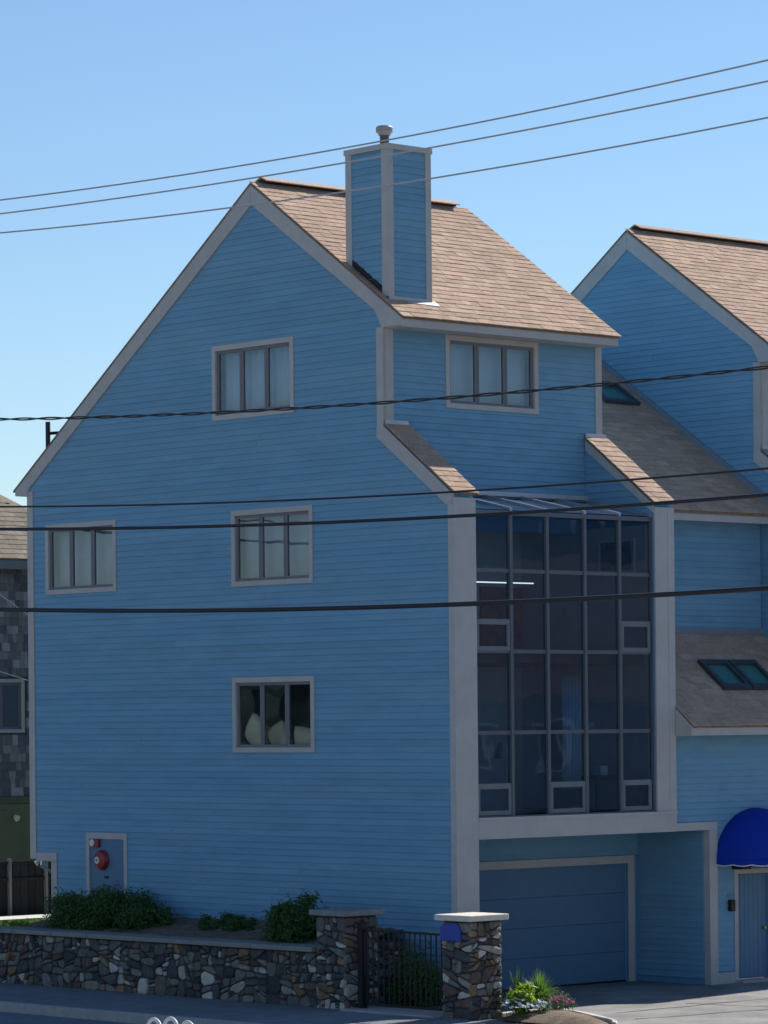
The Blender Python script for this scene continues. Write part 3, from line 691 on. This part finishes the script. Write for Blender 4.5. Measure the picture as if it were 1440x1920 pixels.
lb = MB().box(7.35-5.9, 7.62-5.9, -.28, -.03, 2.18, 2.34).build('porch_lamp', LITM, lk)

# ------------------------------------------------------------------ stonework
def clip(poly, p, n):
    out_ = []
    for i in range(len(poly)):
        a, b = poly[i], poly[(i+1) % len(poly)]
        da = (a[0]-p[0])*n[0]+(a[1]-p[1])*n[1]; db = (b[0]-p[0])*n[0]+(b[1]-p[1])*n[1]
        if da <= 0: out_.append(a)
        if da*db < 0:
            t = da/(da-db); out_.append((a[0]+(b[0]-a[0])*t, a[1]+(b[1]-a[1])*t))
    return out_
def inset(poly, d):
    q = poly
    ar = sum(poly[i][0]*poly[(i+1) % len(poly)][1]-poly[(i+1) % len(poly)][0]*poly[i][1] for i in range(len(poly)))
    s = 1 if ar > 0 else -1
    for i in range(len(poly)):
        a, b = poly[i], poly[(i+1) % len(poly)]
        ex, ey = b[0]-a[0], b[1]-a[1]; l = math.hypot(ex, ey)
        if l < 1e-6: continue
        n = (s*ey/l, -s*ex/l)
        q = clip(q, (a[0]-n[0]*d, a[1]-n[1]*d), n)
        if len(q) < 3: return []
    return q
def stones(P, w_, h_, parent, cw=.30, chh=.19, proud=(.015, .075)):
    """irregular field stones over the rectangle w_ x h_; P(u, d, z) maps to space"""
    cells = []; amean = cw*chh*.85
    def area(p): return abs(sum(p[i][0]*p[(i+1) % len(p)][1]-p[(i+1) % len(p)][0]*p[i][1] for i in range(len(p))))/2
    def split(p, lim):
        xs = [q[0] for q in p]; zs = [q[1] for q in p]; w0, h0 = max(xs)-min(xs), max(zs)-min(zs)
        if area(p) < lim and w0 < 3.2*h0 and h0 < 1.5*w0: cells.append(p); return
        cx_, cz_ = min(xs)+w0*R.uniform(.34, .66), min(zs)+h0*R.uniform(.34, .66)
        an = R.gauss(0, .30)
        n = (math.cos(an), math.sin(an)) if w0 > h0*R.uniform(1.0, 1.7) else (math.sin(an), math.cos(an))
        for sg in (1, -1):
            q = clip(p, (cx_, cz_), (n[0]*sg, n[1]*sg))
            if len(q) >= 3 and area(q) > .0015: split(q, amean*R.choice((.25, .5, .8, 1, 1.4, 2.0, 2.8)))
    nseg = max(1, round(w_/1.6))
    cuts = [0]+[w_*(i+R.uniform(-.2, .2))/nseg for i in range(1, nseg)]+[w_]
    for i in range(nseg): split([(cuts[i], 0), (cuts[i+1], 0), (cuts[i+1], h_), (cuts[i], h_)], amean)
    for poly in cells:
        q = inset(poly, R.uniform(.006, .012))
        if len(q) >= 3:
            cq = []
            for i_ in range(len(q)):
                p1, p2 = q[i_], q[(i_+1) % len(q)]; t_ = R.uniform(.14, .26)
                cq += [(p1[0]+(p2[0]-p1[0])*t_, p1[1]+(p2[1]-p1[1])*t_), (p2[0]+(p1[0]-p2[0])*t_, p2[1]+(p1[1]-p2[1])*t_)]
            q = cq
        if len(q) < 3: continue
        cx = sum(p[0] for p in q)/len(q); cz = sum(p[1] for p in q)/len(q)
        pr = R.uniform(*proud); tx, tz = R.uniform(-.10, .10), R.uniform(-.12, .12)
        b_ = MB(); n = len(q); k1, k2 = .90, .62
        for (kk, dd) in ((1, -.02), (.95, pr*.7), (k2, pr)):
            for (x, z) in q:
                jx = R.uniform(-.006, .006)
                b_.v.append(P(cx+(x-cx)*kk+jx, dd+((x-cx)*tx+(z-cz)*tz)*(1 if kk < 1 else .3)+R.uniform(-.004, .004), cz+(z-cz)*kk))
        for L_ in range(2):
            for i2 in range(n):
                j2 = (i2+1) % n; b_.f.append((L_*n+i2, L_*n+j2, (L_+1)*n+j2, (L_+1)*n+i2))
        b_.f.append(tuple(range(2*n, 3*n)))
        b_.build('stone', STONE, parent)
sw_ = MB().box(-2.12, -1.72, 1.25, 40, -.05, 1.02).build('stone_wall', MORTAR)
tag(sw_, 'long low fieldstone retaining wall along the sidewalk under the gable', 'wall')
stones(lambda u, d, z: (-2.12-d, 1.26+u, .03+z), 11.2, .99, sw_)
MB().box(-1.36, -.06, 1.20, 1.30, -.05, 1.16).build('return_wall', MORTAR, sw_)
stones(lambda u, d, z: (-1.36+u, 1.20-d, .03+z), 1.28, 1.10, sw_)
y = 1.26
while y < 16:
    l = R.uniform(1.1, 1.7); MB().box(-2.26, -1.66, y+.006, y+l-.006, 1.03, 1.115+R.uniform(-.004, .006)).build('cap_stone', CAPST, sw_, .012); y += l
def pillar(x0, x1, y0, y1, ztop, label):
    z0 = .02
    o = MB().box(x0+.06, x1-.06, y0+.06, y1-.06, -.1, ztop-.1).build('stone_pillar', MORTAR)
    tag(o, label, 'pillar', 'stone gate pillars')
    hh = ztop-.12-z0
    stones(lambda u, d, z: (x0+.06-d, y0+.03+u, z0+z), y1-y0-.06, hh, o, .26, .17)
    stones(lambda u, d, z: (x0+.03+u, y0+.06-d, z0+z), x1-x0-.06, hh, o, .26, .17)
    stones(lambda u, d, z: (x1-.06+d, y0+.03+u, z0+z), y1-y0-.06, hh, o, .3, .2)
    stones(lambda u, d, z: (x0+.03+u, y1-.06+d, z0+z), x1-x0-.06, hh, o, .3, .2)
    MB().box(x0-.06, x1+.06, y0-.06, y1+.06, ztop-.10, ztop).build('cap_stone', CAPST if 'shaded' in label else mat('sun_lightened_cap', (.66, .61, .52), rough=.85, var=.12, scale=8, bump=.3), o, .015)  # cap of the sunny pillar coloured lighter to stand for sunlight
    return o
pL = pillar(-2.22, -1.36, .44, 1.24, 1.78, 'shaded stone gate pillar at the right end of the low stone wall')
pR = pillar(-2.20, -1.38, -2.68, -1.94, 1.80, 'stone gate pillar with sunlit pale cap and blue plaque')
MB().prism([(-2.205, -2.50, 1.36), (-2.205, -2.02, 1.36), (-2.205, -2.02, 1.58), (-2.205, -2.10, 1.66), (-2.205, -2.42, 1.66), (-2.205, -2.50, 1.58)], (-.05, 0, 0)).build('plaque', PLQ, pR, .01)
# gate
gt = empty('iron_gate', (-1.95, -.8, .05)); tag(gt, 'black iron bar gate between the two stone pillars', 'gate')
def gb(m_, name):
    m_.v = [(v[0]+1.95, v[1]+.8, v[2]-.05) for v in m_.v]; return m_.build(name, BLACK, gt)
gb(MB().box(-2.02, -1.90, .20, .32, .05, 1.55), 'gate_post')
gb(MB().box(-2.04, -1.88, .18, .34, 1.55, 1.58), 'post_cap')
gb(MB().box(-1.97, -1.93, -1.93, .20, 1.42, 1.46), 'top_rail'); gb(MB().box(-1.97, -1.93, -1.93, .20, .14, .18), 'bottom_rail')
gb(MB().box(-1.97, -1.93, .12, .16, .18, 1.42), 'frame_bar'); gb(MB().box(-1.97, -1.93, -1.92, -1.87, .18, 1.42), 'frame_bar')
for k in range(14):
    yb = -1.87+(k+1)*1.99/15; gb(MB().box(-1.96, -1.94, yb-.011, yb+.011, .18, 1.42), 'bar')
struct(box('gate_threshold', (-2.35, -1.55, -1.92, .42, -.2, .085), CONC))

# ------------------------------------------------------------------ plants
def leaves(center, rad, n, size, mt, name, parent, clumps=40, flat=.0, seed=0, zmin=None):
    r = random.Random(seed); b = MB(); cl = []
    for _ in range(clumps):
        while True:
            d = Vector((r.uniform(-1, 1), r.uniform(-1, 1), r.uniform(-.6, 1)))
            if .25 < d.length < 1: break
        cl.append((Vector((d.x*rad[0], d.y*rad[1], d.z*rad[2])), r.uniform(.13, .30)*min(rad[1], rad[2]*1.3)))
    for _ in range(n):
        c, s = r.choice(cl); d = Vector((r.gauss(0, 1), r.gauss(0, 1), r.gauss(0, .8)))
        p = Vector(center)+c+d*s*.75
        if zmin is not None and p.z < zmin: p.z = zmin+r.uniform(0, .05)
        nrm = (d.normalized()*.6 + Vector((r.uniform(-1, 1), r.uniform(-1, 1), r.uniform(0, 1.2)))).normalized()
        a = nrm.cross(Vector((r.uniform(-1, 1), r.uniform(-1, 1), r.uniform(-1, 1)))).normalized(); c2 = nrm.cross(a)
        l, w_ = size*r.uniform(.7, 1.5), size*r.uniform(.28, .45)
        k = len(b.v); b.v += [tuple(p-a*l*.5), tuple(p+c2*w_*.5), tuple(p+a*l*.5+nrm*l*.12), tuple(p-c2*w_*.5)]; b.f.append((k, k+1, k+2, k+3))
    me = b.mesh(name, False); me.materials.append(mt); return link(name, me, parent)
def shrub(name, base, rad, n, size, label, cat='shrub', seed=1, mt=None, stems=7, clumps=45, zc=.5):
    o = empty(name, base); tag(o, label, cat)
    leaves((0, 0, rad[2]*zc), rad, n, size, mt or LEAF1, 'foliage', o, clumps=clumps, seed=seed, zmin=.02)
    r = random.Random(seed+50); s = MB()
    for k in range(stems):
        d = Vector((r.uniform(-.6, .6)*rad[0], r.uniform(-.7, .7)*rad[1], rad[2]*r.uniform(.6, 1.1)))
        s.tube([(d.x*.15, d.y*.2, -.05), (d.x*.5, d.y*.55, d.z*.5), tuple(d)], [.02, .013, .005], 5)
    s.build('stem', TWIG, o); return o
shrub('spreading_shrub', (-.90, 8.75, 1.10), (.78, 1.62, .50), 17000, .085, 'wide dark green shrub in front of the alarm bell panel', seed=3, clumps=130, zc=.50)
shrub('low_shrub', (-.6, 5.25, 1.20), (.45, .95, .20), 3600, .065, 'low dark green ground cover against the gable wall', 'ground cover', seed=5, clumps=30)
shrub('round_shrub', (-1.15, 2.85, 1.10), (.52, .66, .52), 8000, .08, 'rounded green shrub beside the left stone pillar', seed=9, clumps=45, zc=.62)
shrub('gate_shrub', (-.75, .15, .05), (.45, .6, .60), 5000, .08, 'dark shrub growing behind the iron gate', seed=12, clumps=40, zc=.6)
shrub('gate_shrub', (-.6, -1.3, .05), (.4, .4, .30), 1500, .06, 'small low plant behind the right end of the iron gate', seed=13, clumps=25, zc=.6)
shrub('yellow_shrub', (-.9, 11.55, .98), (.35, .55, .16), 900, .07, 'sunlit yellow-green plant at the left end of the bed', seed=21, mt=LEAF2, clumps=20)
def grass_strip():
    b = MB(); r = random.Random(4)
    for _ in range(5000):
        x, y = r.uniform(-1.55, 3.0), r.uniform(12.45, 13.05); h = r.uniform(.03, .08)
        if r.random() < .35: y = r.uniform(14.2, 16.5)
        a = r.uniform(0, 6.28); w_ = .012; lx, ly = r.uniform(-.05, .05), r.uniform(-.05, .05)
        k = len(b.v); b.v += [(x-w_*math.cos(a), y-w_*math.sin(a), 1.04), (x+w_*math.cos(a), y+w_*math.sin(a), 1.04), (x+lx, y+ly, 1.04+h)]; b.f.append((k, k+1, k+2))
    me = b.mesh('yard_grass', False); me.materials.append(GRASSM); o = link('yard_grass', me); o['kind'] = 'stuff'
    tag(o, 'grass strip behind the rear corner of the blue house', 'grass')
grass_strip()
# flower bed by the right pillar
fb = MB(); ring = []
ctl = [(-1.35, -2.60), (-.35, -2.50), (-.14, -2.95), (-.62, -3.95), (-1.1, -4.9), (-1.75, -5.3), (-1.72, -4.2), (-1.68, -2.85)]
for k in range(8):
    p0, p1, p2, p3 = [Vector((*ctl[(k+i-1) % 8], 0)) for i in range(4)]
    for i in range(5):
        t = i/5; q = .5*((2*p1)+(p2-p0)*t+(2*p0-5*p1+4*p2-p3)*t*t+(-p0+3*p1-3*p2+p3)*t*t*t); ring.append((q.x, q.y))
FC = (-1.0, -3.6)
fb.v = [(x, y, .03) for x, y in ring]+[(FC[0]+(x-FC[0])*.6, FC[1]+(y-FC[1])*.6, .14) for x, y in ring]+[(FC[0], FC[1], .17)]
for k in range(40):
    j = (k+1) % 40; fb.f += [(k, j, 40+j, 40+k), (40+k, 40+j, 80)]
struct(fb.build('flower_bed', SOIL, smooth=True))
ke = MB()
for k in range(40):
    a0, a1 = 2*math.pi*k/40, 2*math.pi*(k+1)/40
kerb_bed = empty('bed_edging', (0, 0, 0)); tag(kerb_bed, 'pale concrete edging curving round the flower bed by the driveway', 'edging')
for k in range(0, 40, 2):
    if ring[(k+1) % 40][0] < -1.5: continue
    P_ = [Vector((*ring[(k+i) % 40], 0)) for i in range(3)]; c_ = Vector((*FC, 0))
    poly = [tuple(p) for p in P_] + [tuple(p+(p-c_).normalized()*.14) for p in reversed(P_)]
    MB().prism([(p[0], p[1], -.02) for p in poly], (0, 0, .13)).build('edging_stone', mat('pale_edging', (.55, .52, .47), rough=.9, var=.15), kerb_bed, .015)
def tuft(name, base, n, L_, mt, label, seed, spread=1.0, w_=.012):
    r = random.Random(seed); o = empty(name, base); tag(o, label, 'plant'); b = MB()
    for _ in range(n):
        a = r.uniform(0, 6.28); lean = r.uniform(.15, 1.0)*spread; l = L_*r.uniform(.7, 1.15); pts = []
        for i in range(6):
            t = i/5; rr = l*lean*(t**1.4)*.75; z = l*(t*(1.0-.25*lean) - .55*lean*t*t*t)
            pts.append(Vector((rr*math.cos(a), rr*math.sin(a), max(.0, z))))
        sd = Vector((-math.sin(a), math.cos(a), 0))
        for i in range(5):
            w0, w1 = w_*(1-(i/5)**2), w_*(1-((i+1)/5)**2); k = len(b.v)
            b.v += [tuple(pts[i]-sd*w0), tuple(pts[i]+sd*w0), tuple(pts[i+1]+sd*w1), tuple(pts[i+1]-sd*w1)]; b.f.append((k, k+1, k+2, k+3))
    me = b.mesh('blade', False); me.materials.append(mt); link('blades', me, o); return o
tuft('ornamental_grass', (-.80, -2.92, .13), 420, .80, LEAF3, 'arching tuft of light green grass in the flower bed', 31)
shrub('lime_plant', (-1.26, -2.98, .15), (.24, .26, .26), 700, .14, 'lime yellow leafy plant between the pillar and the grass tuft', 'plant', seed=33, mt=LEAF2, clumps=16, stems=4, zc=.75)
tuft('tall_lily', (-1.1, -2.72, .14), 34, .82, leafmat('lily_leaves', (.04, .09, .03), (.06, .12, .04)), 'tall dark-leaved plant with pale buds behind the lime plant', 35, .45, .016)
def flowers(name, base, rad, n, mt, size, label, seed, leafn=500):
    o = empty(name, base); tag(o, label, 'flowers')
    leaves((0, 0, rad[2]*.45), rad, leafn, .05, LEAF1, 'foliage', o, clumps=18, seed=seed, zmin=.0)
    r = random.Random(seed); b = MB()
    for _ in range(n):
        a, q = r.uniform(0, 6.28), math.sqrt(r.random()); c = Vector((rad[0]*q*math.cos(a), rad[1]*q*math.sin(a), rad[2]*(1.15-.55*q*q)+r.uniform(-.03, .03)))
        t = Vector((r.uniform(-.6, .2), r.uniform(-.6, .2), 1)).normalized(); x_ = t.cross(Vector((1, .3, 0))).normalized(); y_ = t.cross(x_)
        k = len(b.v); b.v.append(tuple(c))
        for i in range(10):
            an = 2*math.pi*i/10; rr = size*(1 if i % 2 else .6); b.v.append(tuple(c+(x_*math.cos(an)+y_*math.sin(an))*rr+t*size*.25))
        for i in range(10): b.f.append((k, k+1+i, k+1+(i+1) % 10))
    me = b.mesh('petal', False); me.materials.append(mt); link('blossom', me, o)
flowers('white_flower', (-1.52, -3.12, .10), (.28, .28, .24), 60, PETALW, .045, 'clump of white flowers at the foot of the right stone pillar', 41)
flowers('white_flower', (-1.18, -3.26, .12), (.20, .22, .18), 40, PETALW, .045, 'white flowers in front of the lime plant and grass tuft', 43)
flowers('pink_flower', (-.42, -3.02, .12), (.25, .25, .20), 130, PETALP, .026, 'low cushion of pink flowers at the driveway end of the bed', 45)

# ------------------------------------------------------------------ left neighbour and yard
nb = empty('shingled_house', (4.2, 20, .9)); tag(nb, 'grey shingled neighbouring house with tan roof at the left edge', 'house')
def nmb(m_, name, mt, parent=None, bevel=0):
    m_.v = [(v[0]-4.2, v[1]-20, v[2]-.9) for v in m_.v]; return m_.build(name, mt, parent or nb, bevel)
NH = [(4.30, 5.45, 4.98, 6.05)]
nw = wallcore('wall', Plane('Y', 20), [-3, 8.0], .9, lambda u: 8.9, NH, None); nw.parent = nb; nw.location = (-4.2, -20, -.9)
nw.data.materials.clear(); nw.data.materials.append(mat('shake_backing', (.10, .10, .10), rough=1))
z = 3.45; 
shm = MB(); shm.v = [(0, -.022, 0), (1, -.022, 0), (1, -.006, 1.15), (0, -.006, 1.15), (0, 0, 0), (1, 0, 0), (1, 0, 1.15), (0, 0, 1.15)]
shm.f = [(0, 1, 2, 3), (7, 6, 5, 4), (0, 4, 5, 1), (1, 5, 6, 2), (2, 6, 7, 3), (3, 7, 4, 0)]; shm = shm.mesh('shake'); shm.materials.append(GSHAKE)
while z < 8.75:
    x = 3.9+R.uniform(-.15, 0)
    while x < 6.9:
        wd = R.choice((.12, .16, .2, .24)); 
        if not (x+wd > 4.22 and x < 5.53 and z+.2 > 4.9 and z < 6.1):
            o = link('shingle', shm, nw); o.location = (x, 20-R.uniform(0, .006), z); o.scale = (wd-.006, 1, .20)
        x += wd
    z += .195
nmb(MB().box(2.5, 7.5, 21.4, 21.5, 1, 8.8), 'inner_wall', ROOMD)
wn = window(Plane('Y', 20), 4.22, 5.53, 4.9, 6.13, nw, npane=2, case=.08)
nmb(MB().box(3.0, 6.8, 19.94, 19.99, 3.28, 3.44), 'belt_board', mat('olive_trim', (.13, .125, .08)))
og = nmb(MB().box(3.0, 6.8, 19.95, 19.995, .9, 3.27), 'garage_panel', OLIVE)
nmb(MB().box(3.0, 5.36, 19.93, 19.949, 1.0, 3.12), 'garage_door', OLIVE)
nmb(MB().tube([(5.2, 19.93, 2.98), (5.2, 19.84, 2.94)], [.05, .08], 12), 'wall_lamp', WHITE)
nr = nmb(MB().prism([(2.0, 19.55, 8.85), (8.4, 19.55, 8.85), (5.35, 22.4, 11.05), (2.0, 22.4, 11.05)], (0, .12, -.1)), 'roof', mat('neighbour_roof', (.30, .25, .19), rough=.95, var=.3, scale=7))
nmb(MB().box(2.0, 8.3, 19.56, 19.6, 8.62, 8.82), 'fascia', mat('grey_trim_neighbour', (.2, .22, .23)))
V_ = Vector((0, 2.85, 2.2)); lv = V_.length; vv = V_.normalized(); nn = Vector((1, 0, 0)).cross(vv); NO = Vector((4.2, 20, .9))
nsm = shingle_mesh().copy(); nsm.materials.clear(); nsm.materials.append(mat('weathered_tan_shingle', (.25, .215, .165), rough=.95, var=.25, scale=10, rnd=.15, bump=.4, bscale=120))
for k in range(19):
    x = 3.6
    while x < 7.0:
        wd = R.uniform(.2, .42); t = k*.19
        if x+wd < 8.2-t/lv*3.05:
            p = Vector((x, 19.55, 8.85))+vv*t+nn*.005-NO
            o = link('shingle', nsm, nr)
            o.matrix_local = Matrix(((wd-.006, vv.x*.19, nn.x, p.x), (0, vv.y*.19, nn.y, p.y), (0, vv.z*.19, nn.z, p.z), (0, 0, 0, 1)))
        x += wd
for (a, b_, lab) in (((0, 1105), (48, 1152), 'thin white service cable sagging across the shingled house above its window'), ((0, 1250), (54, 1276), 'second thin white service cable on the shingled house, just over its window')):
    p, q = onplane(a[0]-60, a[1]-60*(b_[1]-a[1])/(b_[0]-a[0])*.8, 1, 19.6), onplane(b_[0]+6, b_[1]+2, 1, 19.9)
    tag(MB().tube([p, (p+q)/2-Vector((0, 0, .08)), q], .012, 6).build('service_cable', WHITE), lab, 'cable')
fn = empty('yard_fence', (.8, 14.6, 1.05)); tag(fn, 'dark board fence with pale posts at the lower left', 'fence')
for k in range(24):
    x = -1.2+k*.2; b = MB().box(x-.8, x+.185-.8, .04, .07, .0, 1.12+R.uniform(-.02, .02)); b.build('board', FENCEM, fn)
for x in (-1.0, .52, 1.05, 2.0): MB().box(x-.8, x-.74, -.04, .035, -.02, 1.22).build('post', POSTM, fn)
for zr_ in (.75, 1.1): MB().box(-2.0, 2.8, .0, .03, zr_, zr_+.06).build('rail', FENCEM, fn)

# ------------------------------------------------------------------ mast behind the rear slope
ms = MB().tube([(3.0, 15.65, .93), (3.0, 15.65, 11.60)], .055, 10).build('antenna_mast', LITM)
tag(ms, 'dark mast with a short side arm behind the left roof slope', 'mast')
MB().tube([(3.0, 15.65, 11.35), (3.9, 14.9, 11.42)], .035, 8).build('side_arm', LITM, ms); MB().tube([(3.0, 15.65, 11.05), (3.35, 15.36, 11.36)], .02, 6).build('brace', LITM, ms)

# ------------------------------------------------------------------ overhead wires along the street
WIRES = [([(0, 375), (420, 316), (739, 261), (920, 224), (1440, 113)], .013, WIREG, 0, 'topmost of the three pale wires crossing the sky'),
 ([(0, 401), (420, 341.5), (649, 305), (809, 277), (1440, 152)], .013, WIREG, 0, 'middle one of the three pale wires crossing the sky'),
 ([(0, 437), (420, 389.5), (722, 349), (920, 317), (1440, 220)], .013, WIREG, 0, 'lowest of the three pale wires, crossing the gable peak'),
 ([(0, 786), (400, 775), (640, 758.6), (1124, 721.7), (1440, 688)], .014, WIRED, 1, 'twisted dark cable crossing both top floor windows'),
 ([(0, 950), (640, 934), (840, 922), (1280, 892), (1440, 878)], .016, WIRED, 0, 'thin dark cable just above the thick one at the sunroom roof'),
 ([(0, 992), (400, 987), (640, 978), (840, 968.6), (1262, 941), (1440, 928)], .027, WIRED, 0, 'thick dark cable crossing the top of the sunroom glass'),
 ([(0, 1143), (440, 1143), (890, 1133), (1262, 1113), (1440, 1103)], .036, WIRED, 0, 'thickest and lowest dark cable crossing the middle of the gable wall')]
def fit2(ps):
    S = [[0]*4 for _ in range(3)]
    for (t, z) in ps:
        b = (1, t, t*t)
        for i in range(3):
            for j in range(3): S[i][j] += b[i]*b[j]
            S[i][3] += b[i]*z
    for i in range(3):
        for k in range(3):
            if k != i:
                f = S[k][i]/S[i][i]; S[k] = [a-f*c for a, c in zip(S[k], S[i])]
    return [S[i][3]/S[i][i] for i in range(3)]
for k, (px, rad, mt, tw, lab) in enumerate(WIRES):
    XW = -7.4+.25*(k % 3)
    pts = [onplane(x, y, 0, XW) for x, y in px]; y0 = sum(p.y for p in pts)/len(pts)
    a, b, c = fit2([(p.y-y0, p.z) for p in pts]); c = max(c, .0008)
    F = lambda y: a+b*(y-y0)+c*(y-y0)**2
    ys = [-34+i*.6 for i in range(107)]
    if tw:
        m_ = MB(); ys = [-22+i*.05 for i in range(900)]
        m_.tube([(XW+.016*math.cos(y*4.2), y, F(y)+.016*math.sin(y*4.2)) for y in ys], rad, 5)
        m_.tube([(XW-.016*math.cos(y*4.2), y, F(y)-.016*math.sin(y*4.2)) for y in ys], rad*.9, 5)
        o = m_.build('twisted_cable', mt)
    else:
        o = MB().tube([(XW, y, F(y)) for y in ys], rad, 8).build('overhead_wire', mt, smooth=True)
    tag(o, lab, 'wire', 'overhead wires along the street')

# white looped rack at the near kerb
rk = MB(); c0 = onplane(320, 1908, 0, -13.0)
rack = empty('looped_rack', (-13.0, c0.y, -.1)); tag(rack, 'white looped tube rack whose tops show at the bottom edge', 'rack')
H = c0.z+.1-.012
for k in (-1, 0, 1):
    pts = []
    for i in range(21):
        an = math.pi*i/20; pts.append((0, k*.36-.14*math.cos(an), H-.14+.14*math.sin(an)+(-.03 if k else 0)))
    pts = [(0, k*.36-.14, 0)]+pts+[(0, k*.36+.14, 0)]
    MB().tube(pts, .026, 10).build('loop', WHITE, rack, smooth=True)
MB().box(-.04, .04, -.7, .7, -.02, .03).build('foot_bar', WHITE, rack)

# ------------------------------------------------------------------ things put across the street, seen only in the glass
def woods(name, cx, cy, length, ang, h, label, seed):
    r = random.Random(seed); bm = bmesh.new()
    for k in range(int(length/1.6)):
        t = -length/2+k*1.6+r.uniform(-1, 1); off = r.uniform(-4, 4)
        x, y = cx+t*math.cos(ang)-off*math.sin(ang), cy+t*math.sin(ang)+off*math.cos(ang); hh = h*r.uniform(.88, 1.06)
        mt_ = Matrix.Translation((x, y, hh*.5)) @ Matrix.Diagonal((r.uniform(2.5, 4), r.uniform(2.5, 4), hh*.5, 1))
        res = bmesh.ops.create_icosphere(bm, subdivisions=3, radius=1, matrix=mt_)
        for v in res['verts']: v.co += Vector((r.uniform(-.4, .4), r.uniform(-.4, .4), r.uniform(-.25, .25)))
    me = bpy.data.meshes.new(name); bm.to_mesh(me); bm.free(); me.materials.append(WOODS); o = link(name, me); o['kind'] = 'stuff'; tag(o, label, 'trees')
woods('distant_trees', 62, -62, 110, math.radians(48), 15.5, 'dark row of trees across the street, right of the driveway', 3)
woods('distant_trees', -62, 62, 110, math.radians(48), 8.0, 'low dark hedge row far down the street', 5)

def far_house(name, x, y, ang, wd, dp, hw, hr, wallm, roofm, label):
    """a plain gabled house across the driveway, seen mirrored in the sunroom glass"""
    o = empty(name, (x, y, -.15)); o.rotation_euler = (0, 0, ang); tag(o, label, 'house')
    b = MB().box(-wd/2, wd/2, -dp/2, dp/2, 0, hw); b.build('wall', wallm, o)
    for sx in (-1, 1):
        MB().prism([(sx*(wd/2-.05), -dp/2, hw), (sx*(wd/2-.05), dp/2, hw), (sx*(wd/2-.05), 0, hr-.1)], (-sx*.12, 0, 0)).build('gable', wallm, o)
        MB().prism([(-wd/2-.3, sx*(dp/2+.3), hw-.15), (wd/2+.3, sx*(dp/2+.3), hw-.15), (wd/2+.3, 0, hr), (-wd/2-.3, 0, hr)], (0, 0, .15)).build('roof', roofm, o)
    for sy in (-1, 1):
        for fl_n in range(int(hw/2.8)):
            for k in range(int(wd/2.4)):
                xx = -wd/2+1.2+k*2.4; yy = sy*dp/2
                wn_ = MB().box(xx-.6, xx+.6, yy-.04, yy+.04, .8+fl_n*2.8, 2.3+fl_n*2.8).build('window', WHITE, o)
                MB().box(xx-.5, xx+.5, yy-.06, yy+.06, .9+fl_n*2.8, 2.2+fl_n*2.8).build('pane', LITM, wn_)
far_house('brick_house', 40, -42, math.radians(45), 14, 9, 6.0, 10.6, mat('brown_brick', (.16, .15, .16), rough=.9, var=.2), mat('red_roof', (.36, .17, .12), rough=.9, var=.2), 'brown brick house across the driveway, mirrored in the sunroom glass')
far_house('added_pale_house', 56, -34, math.radians(45), 12, 9, 7.5, 11.5, mat('cream_siding', (.58, .56, .52), rough=.8), mat('slate_roof', (.16, .17, .19), rough=.9), 'unseen pale house added across the driveway for its mirror image in the sunroom glass')  # out-of-view house added to vary the reflections in the sunroom

dv = bpy.data.objects['driveway']; r_ = random.Random(8)
for (x, y, dx, dy, n) in ((.2, -4.2, .55, -.06, 14), (.9, -3.1, .5, .03, 12), (2.2, -5.6, .6, .1, 12), (3.2, -2.6, .12, -.5, 8), (1.2, -6.8, .6, .02, 14)):
    b = MB(); pts = []
    for i in range(n): pts.append((x, y)); x += dx*r_.uniform(.7, 1.3); y += dy*r_.uniform(.5, 1.5)+r_.uniform(-.07, .07)
    L_ = math.hypot(dx, dy); nx, ny = -dy/L_, dx/L_
    for i, p in enumerate(pts):
        w_ = r_.uniform(.012, .035); b.v += [(p[0]-nx*w_, p[1]-ny*w_, .005), (p[0]+nx*w_, p[1]+ny*w_, .005)]
    for i in range(n-1): b.f.append((2*i, 2*i+1, 2*i+3, 2*i+2))
    b.build('crack_seal', mat('tar_seal', (.06, .06, .06), rough=.6), dv)
